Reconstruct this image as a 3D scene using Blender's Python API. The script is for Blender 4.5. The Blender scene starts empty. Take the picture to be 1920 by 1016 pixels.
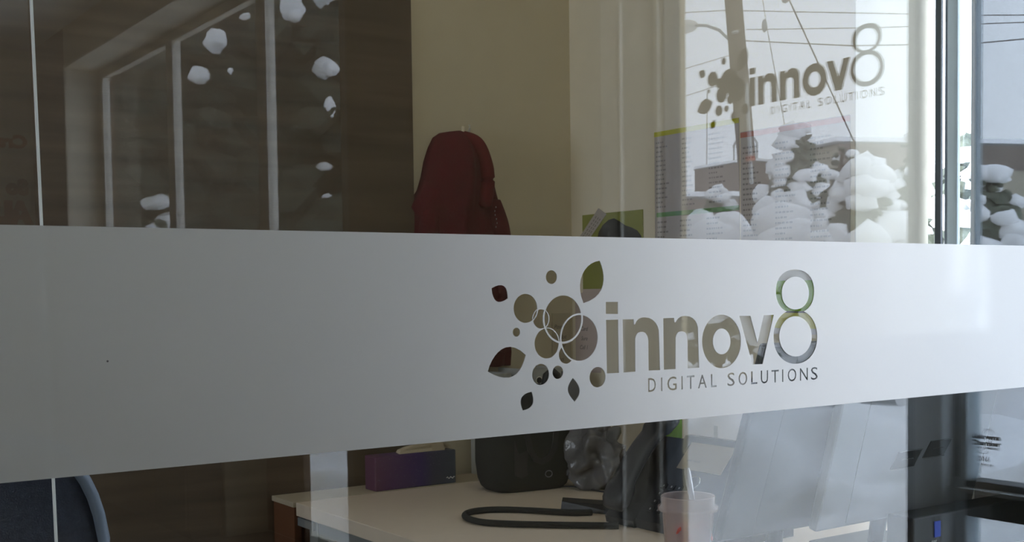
import bpy, bmesh, math, random
from mathutils import Vector, Matrix, noise
from mathutils.geometry import delaunay_2d_cdt

SC = bpy.context.scene
COL = SC.collection
PI = math.pi
rnd = random.Random(7)

# ------------------------------------------------------------------ camera
cam_d = bpy.data.cameras.new('camera')
cam = bpy.data.objects.new('camera', cam_d)
COL.objects.link(cam)
cam_d.sensor_width = 36.0
cam_d.lens = 42.35
cam_d.shift_y = 0.07604
cam_d.clip_start = 0.02
cam_d.clip_end = 300
cam_d.dof.use_dof = True
cam_d.dof.focus_distance = 1.75
cam_d.dof.aperture_fstop = 26.0
R3 = Matrix(((0.8229, 0.0367, -0.5670), (-0.5680, 0.0302, -0.8224), (-0.0130, 0.9989, 0.0457)))
cam.matrix_world = Matrix.Translation((0, -1.27, 1.30)) @ R3.to_quaternion().to_matrix().to_4x4()
SC.camera = cam

# ------------------------------------------------------------------ sky (overcast winter day)
world = bpy.data.worlds.new('overcast_sky')
SC.world = world
world.use_nodes = True
wn = world.node_tree
bg = wn.nodes['Background']
tc = wn.nodes.new('ShaderNodeTexCoord')
sp = wn.nodes.new('ShaderNodeSeparateXYZ')
ramp = wn.nodes.new('ShaderNodeValToRGB')
ramp.color_ramp.elements[0].position = 0.0
ramp.color_ramp.elements[0].color = (0.83, 0.88, 1.0, 1)
ramp.color_ramp.elements[1].position = 1.0
ramp.color_ramp.elements[1].color = (0.76, 0.84, 1.0, 1)
wn.links.new(tc.outputs['Generated'], sp.inputs[0])
wn.links.new(sp.outputs['Z'], ramp.inputs['Fac'])
wn.links.new(ramp.outputs['Color'], bg.inputs['Color'])
SKY = 7.3
bg.inputs['Strength'].default_value = SKY

# ------------------------------------------------------------------ exposure
SC.view_settings.view_transform = 'Standard'
SC.view_settings.look = 'None'
SC.view_settings.gamma = 1.0
SC.view_settings.use_curve_mapping = False
SC.view_settings.exposure = 0.0
SC.cycles.transparent_max_bounces = 24
SC.cycles.max_bounces = 12
SC.cycles.diffuse_bounces = 5
SC.cycles.glossy_bounces = 5
SC.cycles.transmission_bounces = 8
SC.cycles.use_denoising = True
SC.cycles.sample_clamp_indirect = 8.0

# portals in the window openings help the sky light find its way in
def portal(name, loc, sx, sz):
    d = bpy.data.lights.new(name, 'AREA'); d.shape = 'RECTANGLE'; d.size = sx; d.size_y = sz
    d.cycles.is_portal = True
    o = bpy.data.objects.new(name, d); COL.objects.link(o)
    o.location = loc
    o.rotation_euler = (PI/2, 0, PI/2)      # faces -X, into the rooms
    return o
portal('window_portal', (2.76, -0.87, 1.45), 1.66, 2.9)
portal('window_portal', (2.76, -5.75, 1.5), 4.5, 3.0)
portal('window_portal', (2.78, 0.54, 1.78), 0.33, 2.65)

o = portal('window_portal', (-1.78, 1.0, 1.65), 1.3, 1.1); o.rotation_euler = (PI/2, 0, -PI/2)  # opening of the added side window

# fill light added to brighten the office (its panel is built with the ceiling)
ld = bpy.data.lights.new('office_fill_light', 'AREA'); ld.shape = 'RECTANGLE'
ld.size = 1.2; ld.size_y = 0.3; ld.energy = 1.6; ld.color = (1.0, 0.84, 0.62)
lo = bpy.data.objects.new('office_fill_light', ld); COL.objects.link(lo)
lo.location = (1.55, 0.95, 3.22)

# ------------------------------------------------------------------ materials
def mat(name, col, rough=0.6, metal=0.0, var=0.06, scale=12.0, bump=0.0, bscale=60.0, spec=0.5, stretch=None, trans=0.0, ior=1.45, sheen=0.0, alpha=None):
    m = bpy.data.materials.new(name); m.use_nodes = True
    nt = m.node_tree; b = nt.nodes['Principled BSDF']
    b.inputs['Roughness'].default_value = rough
    b.inputs['Metallic'].default_value = metal
    b.inputs['Specular IOR Level'].default_value = spec
    b.inputs['Transmission Weight'].default_value = trans
    b.inputs['IOR'].default_value = ior
    b.inputs['Sheen Weight'].default_value = sheen
    if alpha is not None: b.inputs['Alpha'].default_value = alpha
    t = nt.nodes.new('ShaderNodeTexCoord')
    mp = nt.nodes.new('ShaderNodeMapping')
    if stretch: mp.inputs['Scale'].default_value = stretch
    nt.links.new(t.outputs['Object'], mp.inputs['Vector'])
    n = nt.nodes.new('ShaderNodeTexNoise'); n.inputs['Scale'].default_value = scale; n.inputs['Detail'].default_value = 4
    nt.links.new(mp.outputs[0], n.inputs['Vector'])
    r = nt.nodes.new('ShaderNodeValToRGB')
    r.color_ramp.elements[0].position = 0.3; r.color_ramp.elements[1].position = 0.7
    r.color_ramp.elements[0].color = tuple(max(0, c*(1-var)) for c in col[:3]) + (1,)
    r.color_ramp.elements[1].color = tuple(min(1, c*(1+var)) for c in col[:3]) + (1,)
    nt.links.new(n.outputs['Fac'], r.inputs['Fac'])
    nt.links.new(r.outputs['Color'], b.inputs['Base Color'])
    if bump > 0:
        n2 = nt.nodes.new('ShaderNodeTexNoise'); n2.inputs['Scale'].default_value = bscale; n2.inputs['Detail'].default_value = 5
        nt.links.new(mp.outputs[0], n2.inputs['Vector'])
        bp = nt.nodes.new('ShaderNodeBump'); bp.inputs['Strength'].default_value = bump; bp.inputs['Distance'].default_value = 0.01
        nt.links.new(n2.outputs['Fac'], bp.inputs['Height']); nt.links.new(bp.outputs[0], b.inputs['Normal'])
    return m

def glass_mat(name, tint=(0.96, 0.98, 0.97), ior=1.5, smudge=0.0):
    """Flat pane glass: Fresnel mirror over clear see-through, the same from both faces."""
    m = bpy.data.materials.new(name); m.use_nodes = True
    nt = m.node_tree; nt.nodes.clear()
    out = nt.nodes.new('ShaderNodeOutputMaterial')
    mix = nt.nodes.new('ShaderNodeMixShader')
    tr = nt.nodes.new('ShaderNodeBsdfTransparent'); tr.inputs['Color'].default_value = tint + (1,)
    gl = nt.nodes.new('ShaderNodeBsdfGlossy'); gl.inputs['Roughness'].default_value = 0.0
    fr = nt.nodes.new('ShaderNodeFresnel')
    geo = nt.nodes.new('ShaderNodeNewGeometry')
    ma = nt.nodes.new('ShaderNodeMix'); ma.data_type = 'FLOAT'
    ma.inputs['A'].default_value = ior; ma.inputs['B'].default_value = 1.0/ior
    nt.links.new(geo.outputs['Backfacing'], ma.inputs['Factor'])
    nt.links.new(ma.outputs['Result'], fr.inputs['IOR'])
    nt.links.new(fr.outputs[0], mix.inputs[0])
    nt.links.new(tr.outputs[0], mix.inputs[1]); nt.links.new(gl.outputs[0], mix.inputs[2])
    nt.links.new(mix.outputs[0], out.inputs[0])
    return m

def film_mat(name):
    m = bpy.data.materials.new(name); m.use_nodes = True
    nt = m.node_tree; nt.nodes.clear()
    out = nt.nodes.new('ShaderNodeOutputMaterial')
    t = nt.nodes.new('ShaderNodeTexCoord'); n = nt.nodes.new('ShaderNodeTexNoise')
    n.inputs['Scale'].default_value = 900; n.inputs['Detail'].default_value = 2
    r = nt.nodes.new('ShaderNodeValToRGB')
    r.color_ramp.elements[0].color = (FILM*0.98, FILM*0.96, FILM*0.91, 1); r.color_ramp.elements[1].color = (FILM*1.05, FILM*1.03, FILM*0.98, 1)
    nt.links.new(t.outputs['Object'], n.inputs['Vector']); nt.links.new(n.outputs['Fac'], r.inputs['Fac'])
    d = nt.nodes.new('ShaderNodeBsdfDiffuse'); tl = nt.nodes.new('ShaderNodeBsdfTranslucent')
    rf = nt.nodes.new('ShaderNodeBsdfRefraction'); rf.inputs['Roughness'].default_value = 0.5; rf.inputs['IOR'].default_value = 1.05
    rf.inputs['Color'].default_value = (0.9, 0.92, 0.93, 1)
    for x in (d, tl): nt.links.new(r.outputs['Color'], x.inputs['Color'])
    a = nt.nodes.new('ShaderNodeMixShader'); a.inputs[0].default_value = 0.4
    nt.links.new(d.outputs[0], a.inputs[1]); nt.links.new(tl.outputs[0], a.inputs[2])
    b = nt.nodes.new('ShaderNodeMixShader'); b.inputs[0].default_value = 0.20
    nt.links.new(a.outputs[0], b.inputs[1]); nt.links.new(rf.outputs[0], b.inputs[2])
    gl = nt.nodes.new('ShaderNodeBsdfGlossy'); gl.inputs['Roughness'].default_value = 0.44; gl.inputs['Color'].default_value = (1.0, 0.96, 0.92, 1)
    c = nt.nodes.new('ShaderNodeMixShader'); c.inputs[0].default_value = FILM_GLOSS
    nt.links.new(b.outputs[0], c.inputs[1]); nt.links.new(gl.outputs[0], c.inputs[2])
    nt.links.new(c.outputs[0], out.inputs[0])
    return m
FILM = 0.34
FILM_GLOSS = 0.325

def grad_mat(name, stops, axis='X', rough=0.5, speck=None):
    m = bpy.data.materials.new(name); m.use_nodes = True
    nt = m.node_tree; b = nt.nodes['Principled BSDF']; b.inputs['Roughness'].default_value = rough
    t = nt.nodes.new('ShaderNodeTexCoord'); s = nt.nodes.new('ShaderNodeSeparateXYZ')
    nt.links.new(t.outputs['Object'], s.inputs[0])
    r = nt.nodes.new('ShaderNodeValToRGB')
    el = r.color_ramp.elements
    el[0].position, el[0].color = stops[0][0], stops[0][1] + (1,)
    el[1].position, el[1].color = stops[-1][0], stops[-1][1] + (1,)
    for p, c in stops[1:-1]:
        e = el.new(p); e.color = c + (1,)
    nt.links.new(s.outputs[axis], r.inputs['Fac'])
    last = r.outputs['Color']
    if speck:
        v = nt.nodes.new('ShaderNodeTexVoronoi'); v.inputs['Scale'].default_value = speck[0]
        nt.links.new(t.outputs['Object'], v.inputs['Vector'])
        lt = nt.nodes.new('ShaderNodeMath'); lt.operation = 'LESS_THAN'; lt.inputs[1].default_value = speck[1]
        nt.links.new(v.outputs['Distance'], lt.inputs[0])
        mx = nt.nodes.new('ShaderNodeMix'); mx.data_type = 'RGBA'
        nt.links.new(lt.outputs[0], mx.inputs['Factor']); nt.links.new(last, mx.inputs['A']); mx.inputs['B'].default_value = speck[2] + (1,)
        last = mx.outputs['Result']
    nt.links.new(last, b.inputs['Base Color'])
    return m

M = {}
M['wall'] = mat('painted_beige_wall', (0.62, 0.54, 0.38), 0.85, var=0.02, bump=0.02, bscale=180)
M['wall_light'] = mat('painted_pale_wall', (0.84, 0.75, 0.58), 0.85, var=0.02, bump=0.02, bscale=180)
M['reveal'] = mat('painted_window_reveal', (0.74, 0.69, 0.57), 0.8, var=0.02)
M['brown'] = mat('dark_brown_wood_panel', (0.105, 0.07, 0.042), 0.55, var=0.25, scale=3.0, stretch=(0.6, 1, 9), bump=0.05)
M['brownred'] = mat('reddish_brown_wood', (0.16, 0.065, 0.03), 0.5, var=0.25, scale=3.0, stretch=(8, 1, 0.8))
M['ceil'] = mat('ceiling_white', (0.7, 0.7, 0.66), 0.9, var=0.02)
M['floor'] = mat('grey_brown_carpet', (0.10, 0.085, 0.07), 0.95, var=0.2, scale=120, bump=0.3, bscale=300)
M['alu'] = mat('grey_aluminium', (0.30, 0.34, 0.36), 0.38, metal=0.55, var=0.05)
M['aludark'] = mat('dark_blue_grey_gasket', (0.05, 0.065, 0.08), 0.5, var=0.1)
M['white_pvc'] = mat('white_window_frame', (0.72, 0.70, 0.64), 0.45, var=0.02)
M['glass'] = glass_mat('clear_pane_glass', (0.975, 0.985, 0.98), 1.52)
M['frame_grey'] = mat('light_blue_grey_frame', (0.62, 0.72, 0.78), 0.5, var=0.03)
M['post_light'] = mat('pale_aluminium', (0.62, 0.66, 0.66), 0.5, var=0.03)
M['doorglass'] = glass_mat('tinted_door_glass', (0.85, 0.89, 0.91), 1.5)
M['winglass'] = glass_mat('window_pane_glass', (0.95, 0.97, 0.97), 1.5)
M['film'] = film_mat('frosted_vinyl_film')
M['snow'] = mat('fresh_snow', (0.93, 0.94, 0.96), 0.75, var=0.03, scale=6, bump=0.35, bscale=14)
M['snowclump'] = mat('snow_clump', (0.95, 0.95, 0.96), 0.75, var=0.03, scale=9, bump=0.25, bscale=20)
M['needles'] = mat('conifer_needles', (0.035, 0.045, 0.03), 0.8, var=0.5, scale=9, bump=0.8, bscale=40)
M['needles_pale'] = mat('frosted_conifer_needles', (0.12, 0.135, 0.10), 0.8, var=0.5, scale=14, bump=0.8, bscale=40)
M['bark'] = mat('conifer_bark', (0.06, 0.045, 0.035), 0.9, var=0.3, bump=0.5)
M['polewood'] = mat('weathered_utility_pole_wood', (0.13, 0.11, 0.09), 0.85, var=0.3, scale=4, stretch=(12, 12, 0.6), bump=0.3)
M['galv'] = mat('galvanised_steel', (0.42, 0.43, 0.42), 0.45, metal=0.6, var=0.08)
M['wire'] = mat('black_cable_sheath', (0.03, 0.03, 0.035), 0.6)
M['stucco'] = mat('tan_stucco', (0.38, 0.345, 0.27), 0.9, var=0.1, scale=1.5, bump=0.15)
M['stucco2'] = mat('brown_stucco', (0.21, 0.17, 0.145), 0.9, var=0.1, scale=1.5, bump=0.15)
M['yellow'] = mat('yellow_painted_steel', (0.75, 0.48, 0.03), 0.5)
M['decal'] = mat('dark_taupe_vinyl', (0.028, 0.026, 0.022), 0.6)
M['decal_edge'] = mat('pale_vinyl_backing', (0.8, 0.8, 0.8), 0.6)
M['dsk'] = mat('cream_laminate', (0.76, 0.63, 0.49), 0.38, var=0.02, scale=40)
M['dskedge'] = mat('cream_laminate_edge', (0.50, 0.42, 0.30), 0.45, var=0.04)
M['greymetal'] = mat('grey_powder_coated_steel', (0.22, 0.225, 0.22), 0.5, var=0.05)
M['black'] = mat('black_plastic', (0.022, 0.022, 0.024), 0.42, var=0.1)
M['blackmatte'] = mat('black_nylon_fabric', (0.020, 0.021, 0.020), 0.85, var=0.15, scale=150, bump=0.3, bscale=500)
M['charcoal'] = mat('charcoal_plastic', (0.20, 0.205, 0.225), 0.4, var=0.08)
M['navy'] = mat('navy_chair_fabric', (0.035, 0.04, 0.06), 0.9, var=0.15, scale=90, bump=0.3, bscale=300)
M['phone'] = mat('graphite_phone_plastic', (0.030, 0.030, 0.033), 0.38, var=0.08)
M['keyprint'] = mat('grey_key_print', (0.3, 0.3, 0.3), 0.6)
M['pocket'] = mat('dark_grey_nylon_pocket', (0.045, 0.042, 0.042), 0.8, var=0.1)
M['charttext'] = mat('faded_grey_print', (0.27, 0.24, 0.22), 0.8)
M['reveal2'] = mat('shaded_beige_reveal', (0.17, 0.155, 0.12), 0.8, var=0.02)  # darker copy of the reveal paint, the jamb's shade put into the colour
M['piping'] = mat('blue_grey_chair_piping', (0.20, 0.24, 0.31), 0.6)
M['red'] = mat('dark_red_fleece', (0.092, 0.008, 0.010), 0.95, var=0.12, scale=30, bump=0.25, bscale=120, sheen=0.0)
M['redlining'] = mat('brighter_red_lining', (0.125, 0.009, 0.010), 0.9, var=0.1, scale=30)
M['paper'] = mat('white_paper', (0.72, 0.70, 0.68), 0.8, var=0.02)
M['pinkpaper'] = mat('pale_pink_note_paper', (0.60, 0.49, 0.45), 0.8, var=0.03)
M['chartpaper'] = mat('grey_beige_chart_paper', (0.50, 0.44, 0.40), 0.8, var=0.02)
M['ink'] = mat('dark_ink', (0.12, 0.11, 0.11), 0.8)
M['lime'] = mat('lime_green_print', (0.29, 0.30, 0.07), 0.6)
M['limedark'] = mat('vivid_green_card', (0.26, 0.50, 0.03), 0.6)
M['yellowprint'] = mat('yellow_print', (0.75, 0.72, 0.18), 0.6)
M['yellowbar'] = mat('olive_yellow_print', (0.55, 0.52, 0.02), 0.6)
M['redbar'] = mat('rust_red_print', (0.50, 0.14, 0.08), 0.6)
M['greenbar'] = mat('muted_green_print', (0.17, 0.33, 0.12), 0.6)
M['tissuebox'] = grad_mat('tissue_carton_print', [(0.0, (0.13, 0.04, 0.09)), (0.06, (0.10, 0.035, 0.13)), (0.15, (0.055, 0.03, 0.15)), (0.19, (0.06, 0.06, 0.11)), (0.27, (0.08, 0.10, 0.14))], 'X', 0.45, (130, 0.13, (0.22, 0.20, 0.26)))
M['tissue'] = mat('cream_tissue', (0.62, 0.52, 0.36), 0.9, var=0.04)
M['binder'] = mat('grey_lever_arch_binder', (0.42, 0.42, 0.39), 0.6, var=0.04)
M['plasticbag'] = mat('grey_crinkled_plastic', (0.13, 0.125, 0.125), 0.18, var=0.3, scale=9, bump=0.6, bscale=25)
M['tub'] = mat('translucent_white_plastic', (0.84, 0.72, 0.68), 0.22, trans=0.70, ior=1.08, var=0.02)
M['spoon'] = mat('clear_white_plastic', (0.85, 0.85, 0.85), 0.12, trans=0.55, ior=1.3, var=0.01)
M['food'] = mat('pale_noodle_salad', (0.62, 0.48, 0.36), 0.5, var=0.15, scale=40, bump=0.6, bscale=60)
M['tomato'] = mat('red_vegetable', (0.55, 0.07, 0.03), 0.35)
M['label_tan'] = mat('tan_phone_label_card', (0.27, 0.22, 0.16), 0.7)
M['metal'] = mat('bright_metal', (0.75, 0.76, 0.78), 0.25, metal=1.0)
M['blue'] = mat('royal_blue_strap', (0.04, 0.09, 0.55), 0.6)
M['whiteprint'] = mat('white_print', (0.8, 0.8, 0.8), 0.6)
M['redprint'] = mat('dark_red_print', (0.32, 0.06, 0.05), 0.7)
M['darkprint'] = mat('dark_brown_print', (0.10, 0.07, 0.06), 0.7)
M['posterpaper'] = mat('sage_poster_paper', (0.70, 0.73, 0.58), 0.8)
M['seal'] = mat('clear_silicone_joint', (0.80, 0.82, 0.78), 0.3, spec=0.8)
M['fill_panel'] = mat('fill_panel_diffuser', (0.85, 0.85, 0.8), 0.6)  # glowing face of the added office light panel
_b = M['fill_panel'].node_tree.nodes['Principled BSDF']
_b.inputs['Emission Color'].default_value = (1, 0.93, 0.8, 1); _b.inputs['Emission Strength'].default_value = 1.5

# ------------------------------------------------------------------ mesh helpers
class MB:
    def __init__(s): s.bm = bmesh.new()
    def box(s, x0, x1, y0, y1, z0, z1, bev=0.0, rot=None, piv=None):
        r = bmesh.ops.create_cube(s.bm, size=1.0)
        vs = r['verts']
        for v in vs:
            v.co = Vector(((x0+x1)/2 + v.co.x*(x1-x0), (y0+y1)/2 + v.co.y*(y1-y0), (z0+z1)/2 + v.co.z*(z1-z0)))
        if bev > 0:
            es = list({e for v in vs for e in v.link_edges})
            rr = bmesh.ops.bevel(s.bm, geom=es, offset=bev, segments=2, affect='EDGES', profile=0.5)
            vs = list({v for f in rr['faces'] for v in f.verts} | {v for v in vs if v.is_valid})
        if rot is not None:
            bmesh.ops.rotate(s.bm, verts=vs, cent=piv or Vector(((x0+x1)/2, (y0+y1)/2, (z0+z1)/2)), matrix=rot)
        return s
    def tube(s, pts, rad, n=8, closed=False, caps=True):
        pts = [Vector(p) for p in pts]; N = len(pts)
        rads = rad if isinstance(rad, (list, tuple)) else [rad]*N
        rings = []
        for i, p in enumerate(pts):
            a = pts[(i-1) % N] if (closed or i > 0) else p
            b = pts[(i+1) % N] if (closed or i < N-1) else p
            t = (b-a).normalized()
            u = t.cross(Vector((0, 0, 1)))
            if u.length < 0.05: u = t.cross(Vector((0, 1, 0)))
            u.normalize(); w = t.cross(u)
            rings.append([s.bm.verts.new(p + (u*math.cos(2*PI*k/n) + w*math.sin(2*PI*k/n))*rads[i]) for k in range(n)])
        M_ = N if closed else N-1
        for i in range(M_):
            A, B = rings[i], rings[(i+1) % N]
            for k in range(n): s.bm.faces.new((A[k], A[(k+1) % n], B[(k+1) % n], B[k]))
        if caps and not closed:
            s.bm.faces.new(rings[0][::-1]); s.bm.faces.new(rings[-1])
        return s
    def lathe(s, prof, c=(0, 0, 0), n=32, close=False):
        rings = []
        for r, z in prof:
            rings.append([s.bm.verts.new((c[0]+max(r, 1e-5)*math.cos(2*PI*k/n), c[1]+max(r, 1e-5)*math.sin(2*PI*k/n), c[2]+z)) for k in range(n)])
        for A, B in zip(rings, rings[1:]):
            for k in range(n): s.bm.faces.new((A[k], A[(k+1) % n], B[(k+1) % n], B[k]))
        return s
    def prism(s, poly, f0, f1):
        """poly: 2D points; f0/f1 map a 2D point to the 3D point on the two faces"""
        a = [s.bm.verts.new(f0(p)) for p in poly]; b = [s.bm.verts.new(f1(p)) for p in poly]
        n = len(poly)
        s.bm.faces.new(a); s.bm.faces.new(b[::-1])
        for i in range(n): s.bm.faces.new((a[i], b[i], b[(i+1) % n], a[(i+1) % n]))
        return s
    def blob(s, c, r, sub=2, amp=0.2, freq=2.0, flat=1.0, seed=0.0):
        rr = bmesh.ops.create_icosphere(s.bm, subdivisions=sub, radius=1.0)
        rx, ry, rz = (r, r, r) if not isinstance(r, (tuple, list)) else r
        c = Vector(c)
        for v in rr['verts']:
            d = v.co.normalized()
            k = 1 + amp*noise.noise(d*freq + Vector((seed, seed*1.7, -seed)))*2
            v.co = c + Vector((d.x*rx*k, d.y*ry*k, d.z*rz*k*(flat if d.z < 0 else 1)))
        return s
    def quad(s, a, b, c, d):
        s.bm.faces.new([s.bm.verts.new(p) for p in (a, b, c, d)]); return s
    def build(s, name, m, parent=None, smooth=False, fixn=True):
        if fixn: bmesh.ops.recalc_face_normals(s.bm, faces=s.bm.faces[:])
        me = bpy.data.meshes.new(name); s.bm.to_mesh(me); s.bm.free()
        if m is not None: me.materials.append(m)
        if smooth:
            for p in me.polygons: p.use_smooth = True
        o = bpy.data.objects.new(name, me); COL.objects.link(o)
        if parent is not None:
            o.parent = parent
            q = parent; off = Vector((0, 0, 0))
            while q is not None: off += q.location; q = q.parent
            me.transform(Matrix.Translation(-off))
        return o

def thing(name, label, cat, loc=(0, 0, 0), group=None):
    o = bpy.data.objects.new(name, None); COL.objects.link(o); o.location = loc
    o.empty_display_size = 0.05
    o['label'] = label; o['category'] = cat
    if group: o['group'] = group
    return o
def tag(o, label, cat, group=None, kind=None):
    o['label'] = label; o['category'] = cat
    if group: o['group'] = group
    if kind: o['kind'] = kind
    return o
def struct(o, label=None, cat=None):
    o['kind'] = 'structure'
    if label: o['label'] = label
    if cat: o['category'] = cat
    return o
def root(name, loc=(0, 0, 0), label=None, cat=None):
    o = bpy.data.objects.new(name, None); COL.objects.link(o); o.location = loc; o.empty_display_size = 0.05
    return struct(o, label, cat)
def rotz(a): return Matrix.Rotation(a, 3, 'Z')
def box(name, m, x0, x1, y0, y1, z0, z1, parent=None, bev=0.0, rot=None, piv=None):
    return MB().box(x0, x1, y0, y1, z0, z1, bev, rot, piv).build(name, m, parent)

def glyph(ch):
    """Outline of one letter as (verts, faces) on z=0, cropped to its own bounding box (0..1)."""
    c = bpy.data.curves.new('glyph', 'FONT'); c.body = ch; c.resolution_u = 3
    o = bpy.data.objects.new('glyph', c)
    COL.objects.link(o)
    dg = bpy.context.evaluated_depsgraph_get()
    me = bpy.data.meshes.new_from_object(o.evaluated_get(dg))
    vs = [(v.co.x, v.co.y) for v in me.vertices]; fs = [tuple(p.vertices) for p in me.polygons]
    bpy.data.objects.remove(o); bpy.data.curves.remove(c); bpy.data.meshes.remove(me)
    return vs, fs
def text_mesh(mb, body, f, height, bold=0.0, xs=1.0, align='LEFT', space=1.0, shear=0.0):
    """adds flat lettering; f maps (u,v) metres to a 3D point"""
    c = bpy.data.curves.new('txt', 'FONT'); c.body = body; c.size = height/0.727; c.resolution_u = 3
    c.offset = bold*height; c.align_x = align; c.space_character = space; c.shear = shear
    o = bpy.data.objects.new('txt', c); COL.objects.link(o)
    dg = bpy.context.evaluated_depsgraph_get()
    me = bpy.data.meshes.new_from_object(o.evaluated_get(dg))
    vs = [mb.bm.verts.new(f((v.co.x*xs, v.co.y))) for v in me.vertices]
    for p in me.polygons:
        try: mb.bm.faces.new([vs[i] for i in p.vertices])
        except ValueError: pass
    bpy.data.objects.remove(o); bpy.data.curves.remove(c); bpy.data.meshes.remove(me)
    return mb

XW, XG = 2.40, 2.67           # inner face of the outside wall, plane of its window panes
YB = 1.861                    # back wall of the office

# ================================================================== THE SETTING
# outside wall with its openings (x 2.40 to 2.70)
wr = root('wall_right', (XW, 0, 0))
def wbox(y0, y1, z0, z1, m=M['wall'], x0=XW, x1=2.76): return box('wall_section', m, x0, x1, y0, y1, z0, z1, wr)
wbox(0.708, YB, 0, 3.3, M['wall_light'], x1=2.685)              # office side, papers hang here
wbox(0.374, 0.706, 0, 0.45, M['wall_light']); wbox(0.374, 0.706, 3.10, 3.3, M['wall_light'])
wbox(0.005, 0.374, 0, 3.3, mat('backlit_pier_shade', (0.10, 0.095, 0.085), 0.7, var=0.03))  # shade of the backlit pier put into its colour
wbox(-1.70, 0.005, 2.90, 3.3)
wbox(-3.44, -1.70, 0, 3.3)
wbox(-8.0, -3.44, 3.01, 3.3)
wbox(-8.0, -4.97, 0, 0.9)
wbox(-9.0, -8.0, 0, 3.3, M['brown'])
# reveal linings
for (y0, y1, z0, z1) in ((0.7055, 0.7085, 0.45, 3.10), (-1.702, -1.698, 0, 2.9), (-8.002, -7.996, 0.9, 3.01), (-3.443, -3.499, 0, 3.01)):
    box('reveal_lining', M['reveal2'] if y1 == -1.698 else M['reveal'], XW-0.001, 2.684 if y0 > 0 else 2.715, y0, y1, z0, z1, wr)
box('reveal_lining', M['reveal'], XW-0.001, 2.715, -8.0, -3.44, 3.006, 3.012, wr)
box('corner_bead', M['white_pvc'], XW-0.006, XW+0.004, 0.371, 0.380, 0.0, 3.3, wr)
box('corner_bead', M['reveal'], XW-0.004, XW+0.004, -8.004, -7.996, 0.9, 3.02, wr)
for z in (0.88,):
    box('window_sill', M['reveal'], XW-0.02, 2.715, -8.0, -4.97, z, 0.905, wr)

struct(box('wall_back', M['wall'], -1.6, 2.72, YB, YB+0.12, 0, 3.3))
struct(box('ceiling', M['ceil'], -3.0, 2.72, -9.12, YB+0.12, 3.3, 3.4))
struct(box('floor', M['floor'], -3.0, 2.72, -9.12, YB+0.12, -0.1, 0.0))
struct(box('wall_front', mat('far_wall_sage_beige', (0.78, 0.80, 0.64), 0.85, var=0.02), -3.0, 2.72, -9.12, -9.0, 0, 3.3))
struct(box('wall_left', M['wall'], -3.12, -3.0, -9.12, 0.0, 0, 3.3))
wl = root('wall_left', (-1.66, 1, 0))
for y0_, y1_, z0_, z1_ in ((0.0, 0.35, 0, 3.3), (1.65, YB+0.12, 0, 3.3), (0.35, 1.65, 0, 1.1), (0.35, 1.65, 2.2, 3.3)): box('wall_section', M['wall'], -1.72, -1.6, y0_, y1_, z0_, z1_, wl)
w5 = root('window_added', (-1.68, 1.0, 1.1), 'unseen side window added to light the office from the left')  # added out of view to let daylight reach the office
for y0_, y1_, z0_, z1_ in ((0.35, 0.40, 1.1, 2.2), (1.60, 1.65, 1.1, 2.2), (0.97, 1.03, 1.15, 2.15), (0.40, 1.60, 1.1, 1.15), (0.40, 1.60, 2.15, 2.2)): box('window_frame', M['white_pvc'], -1.71, -1.65, y0_, y1_, z0_, z1_, w5)
for y0_, y1_ in ((0.40, 0.97), (1.03, 1.60)): box('pane', M['winglass'], -1.683, -1.677, y0_, y1_, 1.15, 2.15, w5)
struct(box('wall_left', M['wall'], -3.0, -1.6, 0.0, 0.1, 0, 3.3))
# brown veneer panels on the office back wall, butt-jointed
wp = thing('wood_wall_panelling', 'dark brown wood veneer panelling on office back wall left of the red jacket', 'wall panelling', (0.2, YB-0.012, 0))
xs = [-1.59, -0.60, 0.60, 1.803]
for a, b in zip(xs, xs[1:]):
    box('veneer_panel', M['brown'], a, b-0.002, YB-0.018, YB-0.001, 0.0, 3.29, wp)
# light panel added out of view to go with the office fill light
lp = thing('added_light_panel', 'long white light panel added out of view to brighten the office', 'ceiling light', (1.2, 0.95, 3.27))
box('fill_panel_frame', M['white_pvc'], 0.58, 1.82, 0.78, 1.12, 3.262, 3.30, lp)
box('diffuser', M['fill_panel'], 0.60, 1.80, 0.80, 1.10, 3.255, 3.262, lp)

def pane(name, x, y0, y1, z0, z1, parent): return box(name, M['winglass'], x, x+0.006, y0, y1, z0, z1, parent)

# window_1: narrow office sidelight
w1 = root('window_1', (XG, 0.54, 0.45), 'narrow office window beside the glass partition with pale deep reveal')
box('window_frame', M['aludark'], 2.676, 2.684, 0.6620, 0.6795, 0.45, 3.10, w1)
box('window_frame', M['frame_grey'], 2.676, 2.690, 0.6140, 0.6440, 0.45, 3.10, w1, bev=0.003)
box('window_frame', M['aludark'], 2.677, 2.684, 0.6440, 0.6510, 0.45, 3.10, w1)
box('window_frame', M['alu'], 2.68, 2.73, 0.374, 0.39, 0.45, 3.10, w1)
box('window_frame', M['alu'], 2.68, 2.73, 0.39, 0.7055, 0.45, 0.50, w1)
box('window_frame', M['alu'], 2.68, 2.73, 0.39, 0.7055, 3.05, 3.10, w1)
pane('pane', 2.70, 0.39, 0.614, 0.50, 3.05, w1); pane('pane', 2.70, 0.651, 0.662, 0.50, 3.05, w1); pane('pane', 2.70, 0.6795, 0.6995, 0.50, 3.05, w1)  # narrow panes added so sky shows as bright strips beside the frame

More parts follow.
